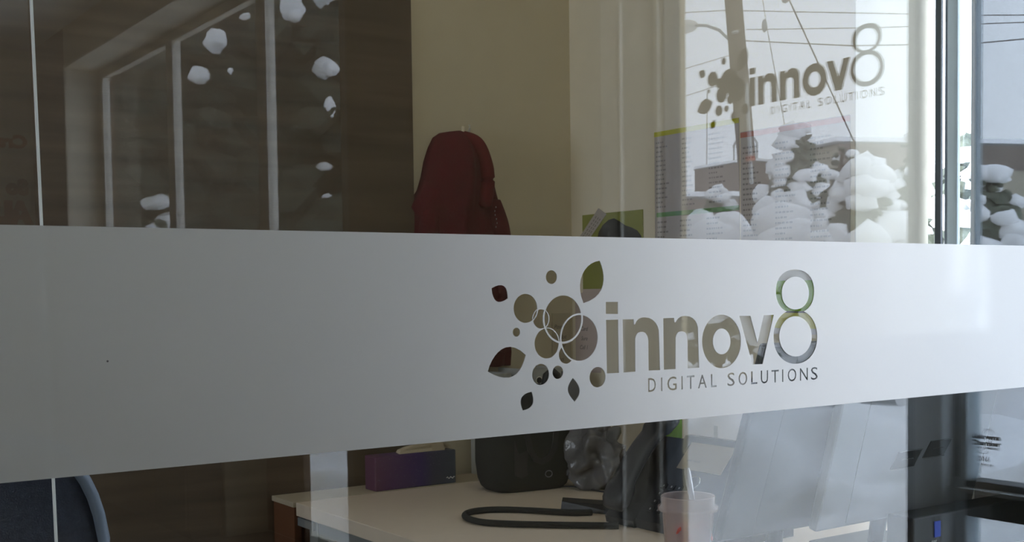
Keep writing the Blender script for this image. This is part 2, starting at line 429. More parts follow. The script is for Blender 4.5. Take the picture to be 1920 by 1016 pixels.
# window_2: big window on the near side of the partition, seen mirrored in the partition glass
w2 = root('window_2', (XG, -1.2, 0), 'tall front window carrying the dark logo decal, mirrored in the partition glass')
def fr(y0, y1, z0, z1, m=M['alu'], x0=2.64, x1=2.71, par=None, name='window_frame', bev=0.003): return box(name, m, x0, x1, y0, y1, z0, z1, par, bev)
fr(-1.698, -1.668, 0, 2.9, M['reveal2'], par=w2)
fr(-1.668, -1.662, 0, 2.9, M['aludark'], 2.632, 2.70, par=w2, bev=0)
fr(-1.692, -1.674, 0.02, 2.9, M['white_pvc'], 2.612, 2.640, w2, 'glazing_bead', 0.002)
fr(-1.698, -1.690, 0.02, 2.9, M['white_pvc'], 2.470, 2.482, w2, 'blind_guide', 0)
fr(-1.662, -0.739, 0.0, 0.10, par=w2); fr(-1.662, -0.739, 2.84, 2.90, par=w2)
pane('pane', XG, -1.662, -0.739, 0.10, 2.84, w2)

# the post between window and door, moulded in steps
t3 = struct(bpy.data.objects.new('trim_3', None)); COL.objects.link(t3); t3.location = (XG, -0.65, 0)
fr(-0.739, -0.665, 0, 2.9, M['greymetal'], 2.645, 2.71, t3, 'post')
fr(-0.671, -0.589, 0, 2.9, M['post_light'], 2.585, 2.71, t3, 'post')
# door_1: glazed entrance door with a middle rail
d1 = root('door_1', (XG, -0.3, 0), 'glazed entrance door with dark middle rail, mirrored at the right edge')
fr(-0.589, -0.556, 0, 2.9, M['frame_grey'], 2.64, 2.70, d1, 'door_stile', 0.002)
fr(-0.5885, -0.574, 0.825, 2.9, M['aludark'], 2.636, 2.645, d1, 'gasket', 0)
fr(-0.07, 0.005, 0, 2.9, M['greymetal'], 2.64, 2.70, d1, 'door_stile')
fr(-0.556, -0.07, 0.728, 0.792, mat('olive_grey_door_rail', (0.12, 0.12, 0.10), 0.5), 2.64, 2.70, d1, 'middle_rail')
fr(-0.556, -0.07, 0.792, 0.803, M['post_light'], 2.605, 2.68, d1, 'rail_edge', 0.002)
fr(-0.556, -0.07, 0.803, 0.820, M['aludark'], 2.635, 2.70, d1, 'middle_rail')
fr(-0.556, -0.07, 0.0, 0.18, M['greymetal'], 2.64, 2.70, d1, 'bottom_rail')
fr(-0.556, -0.07, 2.80, 2.9, M['greymetal'], 2.64, 2.70, d1, 'top_rail')

for z0_, z1_ in ((0.18, 0.728), (0.82, 2.80)): box('pane', M['doorglass'], XG, XG+0.006, -0.556, -0.07, z0_, z1_, d1)

# windows 3 and 4 and door_2 farther down the front room
def win(name, y0, y1, z0, z1, lab):
    w = root(name, (XG, (y0+y1)/2, z0), lab)
    fr(y0, y0+0.07, z0, z1, M['reveal'], 2.655, 2.71, w); fr(y1-0.05, y1, z0, z1, M['reveal'], 2.655, 2.71, w)
    fr(y0+0.07, y1-0.05, z0, z0+0.06, M['reveal'], 2.655, 2.71, w); fr(y0+0.07, y1-0.05, z1-0.06, z1, M['reveal'], 2.655, 2.71, w)
    fr(y0+0.085, y0+0.105, z0+0.06, z1-0.06, M['white_pvc'], 2.645, 2.70, w, 'glazing_bead', 0)
    pane('pane', XG, y0+0.07, y1-0.05, z0+0.06, z1-0.06, w)
    return w
win('window_3', -7.995, -6.45, 0.905, 3.005, 'farthest front window, mirrored at the far left of the glass')
win('window_4', -6.45, -4.97, 0.905, 3.005, 'middle front window with dark conifers outside, mirrored in the glass')
win('door_2', -4.97, -3.445, 0.0, 3.005, 'full height glazed door beside the middle front window')

d2p = bpy.data.objects['door_2']
box('kick_panel', M['brown'], 2.62, 2.66, -4.92, -4.44, 0.02, 0.98, d2p, 0.003)

# ================================================================== THE GLASS PARTITION
gp = thing('glass_partition', 'glass office partition with a frosted band carrying the innov8 digital solutions logo', 'glass partition', (0.9, 0, 0))
def leaning(x_top, x_bot, z): return x_bot + (x_top-x_bot)*(z-0.0)/3.0
def pane_prism(xl, xr, name):
    mb = MB()
    poly = [(xl(0.03), 0.03), (xr(0.03), 0.03), (xr(3.26), 3.26), (xl(3.26), 3.26)]
    mb.prism(poly, lambda p: (p[0], 0.0, p[1]), lambda p: (p[0], 0.0032, p[1]))
    return mb.build(name, M['glass'], gp)
jx = lambda z: 0.3030 - 0.0150*(z-1.3752)          # the joint is slightly out of plumb
pane_prism(lambda z: -2.9, lambda z: jx(z)-0.0035, 'glass_pane')
pane_prism(lambda z: jx(z)+0.0010, lambda z: 2.399, 'glass_pane')
mb = MB(); mb.prism([(jx(0.03)-0.0012, 0.03), (jx(0.03)+0.0008, 0.03), (jx(3.26)+0.0008, 3.26), (jx(3.26)-0.0012, 3.26)], lambda p: (p[0], -0.001, p[1]), lambda p: (p[0], 0.0042, p[1]))
j = mb.build('joint_seal', M['seal'], gp)
box('floor_channel', M['alu'], -2.9, 2.399, -0.015, 0.025, 0.0, 0.03, gp)
box('head_channel', M['alu'], -2.9, 2.399, -0.015, 0.025, 3.26, 3.30, gp)

# --- logo design, in millimetres on the band
CIRC = {'top': (-90.89,129.04,8.97),'bigl': (-132.94,88.94,19.44),'med': (-108.7,74.81,13.12),'ctr': (-72.37,74.44,31.76),'right': (-45.05,48.15,31.64),'low': (-99.67,42.64,20.3),'cres': (-68.01,26.69,12.05),'tiny': (-147.71,58.74,5.73),'d1': (-110.05,2.49,13.74),'d2': (-82.17,3.96,8.7),'d3': (-15.35,-5.75,13.74)}
LEAVES = [[(-9.71,150.85),(-17.49,149.47),(-24.5,146.78),(-30.63,142.93),(-35.75,138.05),(-39.74,132.27),(-42.46,125.72),(-43.8,118.51),(-43.61,110.78),(-41.77,102.63),(-38.13,94.18),(-27.23,97.33),(-18.57,101.47),(-12.01,106.44),(-7.38,112.09),(-4.5,118.24),(-3.18,124.74),(-3.24,131.41),(-4.48,138.09),(-6.7,144.63)],[(-185.02,115.34),(-179.07,117.81),(-173.76,119.06),(-169.2,119.07),(-165.54,117.78),(-162.9,115.16),(-161.73,112.26),(-161.03,109.54),(-160.65,106.97),(-160.47,104.53),(-160.35,102.18),(-165.72,99.45),(-170.66,97.99),(-175.01,97.85),(-178.57,99.09),(-181.17,101.77),(-182.85,104.97),(-183.88,107.83),(-184.45,110.45),(-184.77,112.92)],[(-192.72,10.37),(-189.77,17.27),(-186.05,23.7),(-181.6,29.41),(-176.47,34.16),(-170.68,37.71),(-164.28,39.81),(-157.3,40.2),(-149.79,38.64),(-141.78,34.85),(-133.3,28.57),(-136.19,20.91),(-139.68,14.39),(-143.83,9.07),(-148.64,5.02),(-154.14,2.29),(-160.36,0.94),(-167.3,1.02),(-175.01,2.59),(-183.47,5.69)],[(-124.68,-19.31),(-129.57,-19.93),(-133.66,-20.99),(-136.97,-22.47),(-139.5,-24.34),(-141.27,-26.59),(-142.28,-29.19),(-142.54,-32.13),(-142.07,-35.38),(-140.86,-38.94),(-138.91,-42.77),(-133.79,-41.9),(-129.73,-40.62),(-126.64,-38.97),(-124.43,-36.97),(-123.02,-34.66),(-122.32,-32.05),(-122.22,-29.19),(-122.65,-26.09),(-123.5,-22.79)],[(-57.44,-4.83),(-61.01,-8.53),(-63.58,-11.95),(-65.21,-15.15),(-65.96,-18.19),(-65.89,-21.15),(-65.04,-24.07),(-63.46,-27.01),(-61.21,-30.05),(-58.33,-33.23),(-54.88,-36.63),(-51.73,-33.6),(-49.21,-30.65),(-47.38,-27.73),(-46.27,-24.8),(-45.94,-21.82),(-46.43,-18.76),(-47.79,-15.57),(-50.05,-12.21),(-53.25,-8.64)]]
LET = {'i_dot': [(0.09,95.29),(21.31,94.98),(21.12,78.7),(-0.1,79.13)],'i_stem': [(0.11,70.92),(21.34,70.91),(21.76,-1.74),(0.78,-1.46)],'n1': [(29.23,70.98),(48.97,70.77),(49.21,63.64),(51.14,63.59),(53.04,66.92),(55.43,69.43),(58.26,71.21),(61.5,72.34),(65.09,72.92),(69.01,73.03),(77.16,71.94),(83.75,69.23),(88.85,65.2),(92.49,60.15),(94.74,54.4),(96.5,-1.32),(75.41,-1.08),(75.17,38.93),(74.81,43.02),(73.7,46.55),(71.89,49.42),(69.46,51.54),(66.46,52.82),(62.96,53.17),(59.4,52.85),(56.48,51.7),(54.2,49.76),(52.56,47.09),(51.56,43.73),(51.39,-1.44),(29.98,-1.65)],'n2': [(103.1,70.96),(123.49,70.95),(124.03,64.94),(126.12,64.89),(128.51,67.81),(131.16,70.05),(134.1,71.67),(137.33,72.72),(140.89,73.28),(144.79,73.39),(152.69,72.42),(158.96,70.03),(163.71,66.43),(167.03,61.87),(169.04,56.56),(170.97,-1.55),(148.98,-1.23),(148.73,39.68),(148.37,43.67),(147.29,46.73),(145.56,48.97),(143.27,50.47),(140.51,51.33),(137.37,51.66),(133.6,51.37),(130.67,50.25),(128.5,48.35),(127.02,45.69),(126.17,42.29),(125.51,-1.27),(103.58,-1.14)],'o_out': [(255.11,33.45),(254.67,27.85),(253.42,22.38),(251.39,17.18),(248.63,12.34),(245.19,7.98),(241.15,4.17),(236.6,1.0),(231.62,-1.46),(226.34,-3.18),(220.85,-4.12),(215.27,-4.26),(209.72,-3.61),(204.31,-2.18),(199.14,-0.01),(194.32,2.86),(189.95,6.36),(186.11,10.43),(182.87,14.98),(180.29,19.91),(178.43,25.14),(177.31,30.55),(176.97,36.05),(177.4,41.51),(178.6,46.84),(180.54,51.94),(183.19,56.69),(186.5,61.01),(190.4,64.81),(194.81,68.02),(199.66,70.56),(204.85,72.38),(210.27,73.44),(215.82,73.72),(221.38,73.21),(226.84,71.91),(232.1,69.85),(237.03,67.06),(241.53,63.61),(245.52,59.54),(248.9,54.96),(251.6,49.96),(253.56,44.63),(254.74,39.09)],'o_in': [(233.68,34.16),(233.31,30.48),(232.27,26.97),(230.59,23.76),(228.35,20.98),(225.63,18.73),(222.54,17.11),(219.19,16.16),(215.73,15.94),(212.28,16.43),(208.97,17.63),(205.94,19.48),(203.29,21.92),(201.12,24.84),(199.53,28.13),(198.56,31.68),(198.25,35.34),(198.61,38.98),(199.63,42.45),(201.28,45.64),(203.48,48.41),(206.16,50.67),(209.22,52.31),(212.54,53.29),(215.99,53.56),(219.45,53.1),(222.78,51.94),(225.84,50.11),(228.53,47.69),(230.73,44.76),(232.37,41.45),(233.36,37.87)],'v': [(251.94,71.13),(274.75,70.65),(289.71,30.19),(302.91,70.99),(324.44,71.26),(300.2,-2.02),(278.63,-1.54)],'e_top': [(413.65,105.69),(413.24,99.76),(412.06,94.82),(410.12,90.36),(407.45,86.35),(404.08,82.8),(400.07,79.74),(395.45,77.22),(390.28,75.26),(384.58,73.88),(378.31,73.1),(370.84,72.94),(363.4,73.39),(357.22,74.41),(351.64,75.99),(346.62,78.11),(342.17,80.76),(338.32,83.89),(335.12,87.47),(332.6,91.47),(330.78,95.87),(329.69,100.71),(329.34,106.5),(329.74,112.27),(330.87,117.09),(332.72,121.45),(335.28,125.4),(338.51,128.91),(342.38,131.96),(346.84,134.51),(351.87,136.53),(357.45,138.0),(363.63,138.9),(371.06,139.2),(378.52,138.91),(384.77,138.01),(390.45,136.53),(395.61,134.47),(400.2,131.87),(404.2,128.74),(407.54,125.14),(410.19,121.08),(412.11,116.58),(413.27,111.63)],'e_bot': [(420.66,35.3),(420.24,29.26),(419.02,23.74),(417.0,18.57),(414.23,13.79),(410.74,9.45),(406.59,5.6),(401.85,2.3),(396.58,-0.4),(390.86,-2.47),(384.74,-3.89),(378.28,-4.62),(371.28,-4.65),(364.31,-4.01),(357.93,-2.72),(351.95,-0.81),(346.4,1.71),(341.32,4.8),(336.79,8.4),(332.85,12.48),(329.57,16.97),(326.97,21.82),(325.1,26.98),(323.97,32.42),(323.62,38.3),(324.03,44.16),(325.2,49.53),(327.11,54.56),(329.75,59.24),(333.07,63.52),(337.03,67.34),(341.59,70.66),(346.68,73.42),(352.24,75.59),(358.22,77.13),(364.59,78.01),(371.55,78.22),(378.54,77.76),(384.98,76.63),(391.08,74.84),(396.78,72.43),(402.02,69.41),(406.74,65.83),(410.86,61.73),(414.33,57.19),(417.07,52.24),(419.07,46.96),(420.27,41.36)],'e_tin': [(401.88,103.14),(401.51,98.83),(400.44,94.92),(398.68,91.3),(396.27,88.02),(393.27,85.14),(389.74,82.73),(385.76,80.82),(381.38,79.45),(376.68,78.66),(371.55,78.46),(366.44,78.85),(361.79,79.8),(357.49,81.31),(353.59,83.33),(350.16,85.83),(347.27,88.76),(344.96,92.05),(343.28,95.65),(342.27,99.53),(341.94,103.76),(342.3,107.98),(343.34,111.83),(345.05,115.4),(347.38,118.64),(350.3,121.5),(353.74,123.93),(357.65,125.86),(361.95,127.28),(366.61,128.13),(371.72,128.41),(376.84,128.11),(381.53,127.22),(385.89,125.77),(389.86,123.78),(393.37,121.29),(396.35,118.36),(398.74,115.04),(400.48,111.39),(401.54,107.45)],'e_bin': [(408.12,36.18),(407.74,31.75),(406.61,27.44),(404.77,23.33),(402.25,19.52),(399.11,16.08),(395.42,13.08),(391.25,10.58),(386.69,8.63),(381.84,7.28),(376.79,6.54),(371.66,6.44),(366.55,6.96),(361.56,8.09),(356.79,9.81),(352.34,12.09),(348.3,14.87),(344.74,18.09),(341.73,21.69),(339.33,25.61),(337.59,29.75),(336.54,34.04),(336.2,38.39),(336.58,42.72),(337.66,46.94),(339.44,50.97),(341.86,54.73),(344.9,58.14),(348.48,61.14),(352.54,63.66),(357.0,65.66),(361.77,67.08),(366.76,67.91),(371.87,68.11),(376.99,67.69),(382.02,66.65),(386.85,65.0),(391.4,62.78),(395.55,60.03),(399.22,56.81),(402.34,53.18),(404.84,49.22),(406.66,45.0),(407.76,40.63)]}
CHARS = [('D',74.44,88.35),('I',98.31,100.36),('G',109.79,127.33),('I',136.64,138.75),('T',146.91,161.53),('A',168.59,185.58),('L',194.01,204.98),('S',227.18,241.61),('O',249.7,267.61),('L',275.83,289.06),('U',296.39,311.81),('T',319.24,334.55),('I',342.09,344.49),('O',354.5,373.29),('N',381.36,399.05),('S',406.18,421.24)]
# z bounds [(74.62,-12.09),(74.43,-30.31),(95.66,-30.41),(204.98,-30.39),(381.42,-11.88),(381.36,-31.99)]
PIN = (0.3637, 1.2354)

TX_Z0, TX_Z1 = -31.0, -12.0
RINGS = {'bigl': 1.6, 'med': 1.3, 'ctr': 2.6, 'right': 2.3, 'low': 1.3}   # ring widths in mm
def arc(c, r, n=72): return [(c[0]+r*math.cos(2*PI*k/n), c[1]+r*math.sin(2*PI*k/n)) for k in range(n)]
def inpoly(p, poly):
    x, y = p; c = False; n = len(poly); j = n-1
    for i in range(n):
        xi, yi = poly[i]; xj, yj = poly[j]
        if (yi > y) != (yj > y) and x < (xj-xi)*(y-yi)/(yj-yi)+xi: c = not c
        j = i
    return c
SMALL = []                                            # small lettering: (boundary loops)
def glyph_loops(ch, x0, x1, z0, z1):
    vs, fs = glyph(ch)
    ax = min(v[0] for v in vs); bx = max(v[0] for v in vs); az = min(v[1] for v in vs); bz = max(v[1] for v in vs)
    P = [(x0+(v[0]-ax)/(bx-ax)*(x1-x0), z0+(v[1]-az)/(bz-az)*(z1-z0)) for v in vs]
    key = {}; idx = []
    U = []
    for p in P:
        k = (round(p[0], 3), round(p[1], 3))
        if k not in key: key[k] = len(U); U.append(p)
        idx.append(key[k])
    cnt = {}
    for f in fs:
        g = [idx[i] for i in f]
        for a, b in zip(g, g[1:]+g[:1]):
            if a != b: cnt[(a, b)] = cnt.get((a, b), 0)+1
    edges = [e for e in cnt if (e[1], e[0]) not in cnt]
    return U, edges
for ch, a, b in CHARS:
    g0, g1 = (TX_Z0-0.3, TX_Z1+0.3) if ch in 'OGSU' else (TX_Z0, TX_Z1)
    SMALL.append(glyph_loops(ch, a, b, g0, g1))
def in_edges(p, U, E):
    x, y = p; c = False
    for a, b in E:
        xi, yi = U[a]; xj, yj = U[b]
        if (yi > y) != (yj > y) and x < (xj-xi)*(y-yi)/(yj-yi)+xi: c = not c
    return c
def in_big_letters(p):
    if inpoly(p, LET['i_dot']) or inpoly(p, LET['i_stem']) or inpoly(p, LET['n1']) or inpoly(p, LET['n2']) or inpoly(p, LET['v']): return True
    if inpoly(p, LET['o_out']): return not inpoly(p, LET['o_in'])
    if inpoly(p, LET['e_tin']) or inpoly(p, LET['e_bin']): return False
    return inpoly(p, LET['e_top']) or inpoly(p, LET['e_bot'])
def in_discs(p, grow=0.0):
    return any((p[0]-c[0])**2+(p[1]-c[1])**2 < (c[2]+grow)**2 for c in CIRC.values())
def in_rings(p):
    for k, w in RINGS.items():
        c = CIRC[k]; d = math.hypot(p[0]-c[0], p[1]-c[1])
        if c[2]-w*0.5 < d < c[2]+w*0.5: return True
    # the crescent is cut off by the right-hand disc's ring; hide it inside the other discs
    return False
def logo_clear(p, rings=True):
    if -36 < p[1] < -8:
        for U, E in SMALL:
            if U and min(u[0] for u in U) <= p[0] <= max(u[0] for u in U) and in_edges(p, U, E): return True
    if rings and in_rings(p): return False
    if in_discs(p): return True
    if any(inpoly(p, l) for l in LEAVES): return True
    return in_big_letters(p)
def logo_cdt(outer, rings=True):
    V = []; E = []
    def loop(pts):
        n0 = len(V); V.extend(Vector(p) for p in pts)
        E.extend((n0+i, n0+(i+1) % len(pts)) for i in range(len(pts)))
    if outer: loop(outer)
    for k, c in CIRC.items():
        if rings and k in RINGS:
            loop(arc(c, c[2]-RINGS[k]*0.5)); loop(arc(c, c[2]+RINGS[k]*0.5)); 
        loop(arc(c, c[2]+0.001))
    for l in LEAVES: loop(l)
    for k, l in LET.items(): loop(l)
    for U, Ed in SMALL:
        n0 = len(V); V.extend(Vector(p) for p in U); E.extend((n0+a, n0+b) for a, b in Ed)
    r = delaunay_2d_cdt(V, E, [], 0, 1e-4)
    return r[0], r[2]
LX, LZ = 1.0297, 1.1920
def band_mesh():
    zt, zb, xl, xr = (1.3747-LZ)*1000, (1.1186-LZ)*1000, (-2.88-LX)*1000, (2.398-LX)*1000
    outer = [(xl, zb), (xr, zb), (xr, zt), (xl, zt)]
    vs, fs = logo_cdt(outer)
    bm = bmesh.new(); BV = {}
    for f in fs:
        cx = sum(vs[i][0] for i in f)/3; cy = sum(vs[i][1] for i in f)/3
        if logo_clear((cx, cy)): continue
        t = []
        for i in f:
            if i not in BV: BV[i] = bm.verts.new((LX+vs[i][0]/1000, -0.0012, LZ+vs[i][1]/1000))
            t.append(BV[i])
        try: bm.faces.new(t)
        except ValueError: pass
    # thickness of the vinyl: walls at the cut edges
    be = [e for e in bm.edges if len(e.link_faces) == 1]
    r = bmesh.ops.extrude_edge_only(bm, edges=be)
    for v in r['geom']:
        if isinstance(v, bmesh.types.BMVert): v.co.y = -0.0002
    mb = MB(); mb.bm.free(); mb.bm = bm
    o = mb.build('frosted_band', M['film'], gp)
    o['label'] = 'frosted translucent band with the logo cut out clear'
    return o
band_mesh()
# tiny pinhole mark and scratch on the glass
mb = MB(); mb.lathe([(0.0, 0), (0.0011, 0), (0.0011, 0.0003), (0.0, 0.0003)], n=12)
bmesh.ops.rotate(mb.bm, verts=mb.bm.verts[:], cent=(0, 0, 0), matrix=Matrix.Rotation(PI/2, 3, 'X'))
bmesh.ops.translate(mb.bm, verts=mb.bm.verts[:], vec=(PIN[0], -0.0013, PIN[1]))
o = mb.build('speck', M['ink'], gp); o['label'] = 'tiny black speck on the frosted band'

# --- the same logo as a dark decal on window_2, reading correctly from outside
def window_decal():
    S = 1.172/1000.0; Y0, Z0 = -1.3245, 1.8545
    vs, fs = logo_cdt(None, rings=False)
    for nm, test, m in (('emblem', lambda p: in_discs(p) or any(inpoly(p, l) for l in LEAVES), M['decal']),
                        ('large_lettering', in_big_letters, M['decal']),
                        ('small_lettering', lambda p: any(in_edges(p, U, E) for U, E in SMALL if min(u[0] for u in U) <= p[0] <= max(u[0] for u in U)), M['decal'])):
        bm = bmesh.new(); BV = {}
        for f in fs:
            c = (sum(vs[i][0] for i in f)/3, sum(vs[i][1] for i in f)/3)
            if not test(c): continue
            t = []
            for i in f:
                if i not in BV: BV[i] = bm.verts.new((XG-0.0008, Y0+vs[i][0]*S, Z0+vs[i][1]*S))
                t.append(BV[i])
            try: bm.faces.new(t)
            except ValueError: pass
        mb = MB(); mb.bm.free(); mb.bm = bm
        o = mb.build('logo_'+nm, m, w2)
        o['label'] = 'dark vinyl logo decal stuck on the window'
window_decal()

# chamber membership sticker on the entrance door, reads from outside
def door_sticker():
    mb = MB(); Y0 = -0.5640; f = lambda z0: (lambda p: (XG-0.0008, Y0+p[0], z0+p[1]))
    text_mesh(mb, 'Kelowna', f(0.9225), 0.0118, 0.07, 1.5, space=0.95)
    text_mesh(mb, 'Chamber', f(0.9065), 0.0118, 0.07, 1.42, space=0.95)
    text_mesh(mb, 'OF COMMERCE', lambda p: (XG-0.0008, -0.5460+p[0], 0.8975+p[1]), 0.0052, 0.04, 1.25)
    text_mesh(mb, '2016', lambda p: (XG-0.0008, -0.5440+p[0], 0.8665+p[1]), 0.0120, 0.03, 1.0)
    text_mesh(mb, 'MEMBER', lambda p: (XG-0.0008, -0.5470+p[0], 0.8540+p[1]), 0.0065, 0.0, 1.35, space=1.1)
    o = mb.build('sticker_lettering', M['ink'], d1); o['label'] = 'dark printed membership sticker'
    mb = MB()
    mb.tube([(XG-0.001, -0.5130+0.0150*math.cos(t), 0.9350+0.0125*math.sin(t)) for t in [PI*(0.02+0.96*k/12) for k in range(13)]], 0.0009, 5)
    mb.tube([(XG-0.001, -0.5290+0.0130*math.cos(t), 0.8950-0.0095*math.sin(t)) for t in [PI*(0.02+0.96*k/12) for k in range(13)]], 0.0009, 5)
    mb.build('sticker_arc', M['ink'], d1)
door_sticker()

# cabinet added to cover the lit wall under the farther front windows
t = thing('added_cabinet', 'dark low cabinet added under the far front windows to hide the lit wall', 'cabinet', (2.30, -6.2, 0))
box('body', M['brown'], 2.20, 2.39, -7.95, -4.99, 0.04, 0.80, t, 0.003)
box('top', M['brown'], 2.19, 2.395, -7.95-0.01, -4.99+0.005, 0.80, 0.825, t, 0.003)
box('plinth', M['black'], 2.22, 2.38, -7.95+0.02, -4.99-0.02, 0.0, 0.04, t)
for k in range(6):
    ya = -7.95+0.02+k*(-4.99--7.95-0.02)/6; yb_ = ya+(-4.99--7.95-0.02)/6-0.012
    d = box('cabinet_door', M['brown'], 2.185, 2.199, ya, yb_, 0.06, 0.79, t, 0.002)
    MB().tube([(2.184, ya+0.05, 0.70), (2.165, ya+0.05, 0.70), (2.165, ya+0.05, 0.60), (2.184, ya+0.05, 0.60)], 0.004, 6).build('handle', M['galv'], d)

# ================================================================== OUTSIDE
def terrain():
    bm = bmesh.new()
    def H(x, y):
        near = max(0.0, min(1.0, (13-x)/8.0)) * max(0.0, min(1.0, (22+y)/8.0))
        v = Vector((x, y, 0))
        a = noise.noise(v*0.9 + Vector((3, 1, 0)))*0.20 + abs(noise.noise(v*2.1 + Vector((9, 4, 0))))*0.22
        a += max(0, noise.noise(v*4.3))*0.13 + noise.noise(v*9.0)*0.03
        base = -0.12 + 0.10*noise.noise(v*0.12)
        k = max(0.0, min(1.0, (x-3.3)/2.4)); k = k*k*(3-2*k)
        q = max(0.0, min(1.0, (17-x)/8.0))
        base += 0.60*k*q
        near *= max(0.25, min(1.0, (6.3-x)/1.8)) if x > 4.5 else 1.0
        edge = min(1.0, (x-2.75)/0.5)
        return base + a*near*edge + 0.25*near*edge
    xs_ = [2.74 + 0.085*i for i in range(120)]; ys_ = [-19 + 0.11*i for i in range(200)]
    x = xs_[-1]
    while x < 150: x += max(0.15, (x-12)*0.12+0.2); xs_.append(x)
    ylo = []; y = ys_[0]
    while y > -150: y -= max(0.2, (-y-18)*0.12+0.3); ylo.append(y)
    yhi = []; y = ys_[-1]
    while y < 90: y += max(0.3, (y-2)*0.15+0.3); yhi.append(y)
    Y = ylo[::-1] + ys_ + yhi
    g = [[bm.verts.new((a, b, H(a, b))) for b in Y] for a in xs_]
    for i in range(len(xs_)-1):
        for k in range(len(Y)-1): bm.faces.new((g[i][k], g[i+1][k], g[i+1][k+1], g[i][k+1]))
    mb = MB(); mb.bm.free(); mb.bm = bm
    o = mb.build('snowy_ground', M['snow'], smooth=True)
    struct(o)
terrain()

def snowy_tree(name, label, x, y, z0, h, rad, nf, ns, seed, needles='needles', core=True, shape=0.9, snow=(0.16, 0.34), group=None, tz=0.0, sflat=0.8, skip_low=0.0):
    r = random.Random(seed)
    t = thing(name, label, 'tree', (x, y, z0), group)
    MB().tube([(x, y, z0-1.0), (x+0.03, y, z0+h*0.5), (x, y, z0+h*0.97)], [max(0.05, rad*0.09), max(0.03, rad*0.06), 0.015], 8).build('trunk', M['bark'], t)
    mb = MB()
    if core:
        mb.blob((x, y, z0+h*0.42), (rad*0.62, rad*0.62, h*0.46), 3, 0.16, 2.5, seed=seed)
    pts = []
    for k in range(nf):
        u = (k+0.5)/nf; a = k*2.39996 + r.uniform(-0.3, 0.3)
        rr = rad*(1-u)**shape*r.uniform(0.72, 1.05)
        s = rad*r.uniform(0.10, 0.20)*(0.6+0.6*(1-u))
        p = Vector((x+rr*math.cos(a), y+rr*math.sin(a), z0+h*(0.03+0.97*u)))
        # a bough: a drooping lump pointing outwards
        mb.blob(p, (s*1.1, s*1.1, s*0.75), 1, 0.38, 2.2, seed=seed+k*0.37)
        pts.append((p, s, a, rr))
    o = mb.build('foliage', M[needles], t, smooth=False); o['kind'] = 'stuff'
    mb = MB()
    idx = list(range(nf)); r.shuffle(idx)
    for k in idx[:ns]:
        p, s, a, rr = pts[k]
        if p.z < z0+skip_low*h: continue
        q = rad*r.uniform(*snow)*(0.55+0.6*(1-(p.z-z0)/h))
        mb.blob(p+Vector((math.cos(a)*s*0.35, math.sin(a)*s*0.35, s*0.45)), (q, q, q*sflat), 2, 0.22, 1.7, flat=0.55, seed=seed*1.3+k)
    if ns: 
        o = mb.build('snow_load', M['snowclump'], t, smooth=True); o['kind'] = 'stuff'
    return t
# dark conifers beyond the farther windows
G = 'dark conifers outside the far windows'
def lumps(t, seed, spots):
    mb = MB(); r = random.Random(seed)
    for (x, y, z, q, sx, sz) in spots:
        mb.blob((x, y, z), (q, q*sx, q*sz), 3, 0.20, 1.4, flat=0.8, seed=seed+x)
        for k in range(2): mb.blob((x, y+q*sx*r.uniform(-0.9, 0.9), z-q*sz*r.uniform(0.1, 0.8)), q*r.uniform(0.25, 0.5), 2, 0.2, 1.5, seed=seed+k+z)
    mb.build('snow_lumps', M['snowclump'], t, smooth=True)['kind'] = 'stuff'
t = snowy_tree('snowy_conifer', 'tall dark conifer nearest the glazed door, thick lumps of snow on its boughs', 5.75, -11.5, 0, 7.6, 1.9, 420, 12, 11, group=G, snow=(0.05, 0.09), shape=0.6)
lumps(t, 5, [(5.0, -9.66, 4.10, .12, 1.0, 1.2), (5.3, -9.55, 4.22, .09, 1.6, .9), (5.55, -9.45, 4.20, .07, 1, 1.3), (5.5, -10.02, 3.62, .10, 1.2, 1.3), (5.5, -9.86, 3.58, .08, 1.0, 1.0), (5.5, -10.2, 3.22, .09, .9, 1.4), (5.5, -9.9, 3.20, .06, .7, 1.8),
              (5.5, -10.5, 3.05, .05, 1.4, .8), (5.5, -10.05, 2.62, .07, 1.2, .7), (5.5, -10.0, 2.30, .055, 1.2, .8), (5.5, -10.2, 2.10, .04, 1.2, .8)])
t = snowy_tree('snowy_conifer', 'dark conifer close behind the middle front window, few snow lumps high up', 4.1, -11.35, 0, 7.4, 1.3, 340, 0, 23, group=G, shape=0.5)
lumps(t, 9, [(4.35, -10.0, 3.76, .115, 1.0, 1.15), (4.2, -10.05, 3.43, .10, .85, 1.0), (4.55, -9.75, 3.98, .05, 1.7, .6), (4.45, -9.9, 3.48, .03, 1, 1), (4.3, -10.35, 3.72, .03, 1.4, .8)])
snowy_tree('snowy_conifer', 'slim dark conifer standing behind the farthest front window', 3.75, -14.6, 0, 8.0, 1.2, 260, 0, 31, group=G, shape=0.55)
snowy_tree('snowy_conifer', 'broad dark conifer at the back of the group', 6.6, -16.4, 0, 11.5, 3.0, 420, 10, 47, group=G, snow=(0.04, 0.07), shape=0.6)
snowy_tree('snowy_conifer', 'dark conifer farthest back, behind the slim one', 4.6, -20.6, 0, 12.0, 2.6, 360, 0, 53, group=G, shape=0.55)
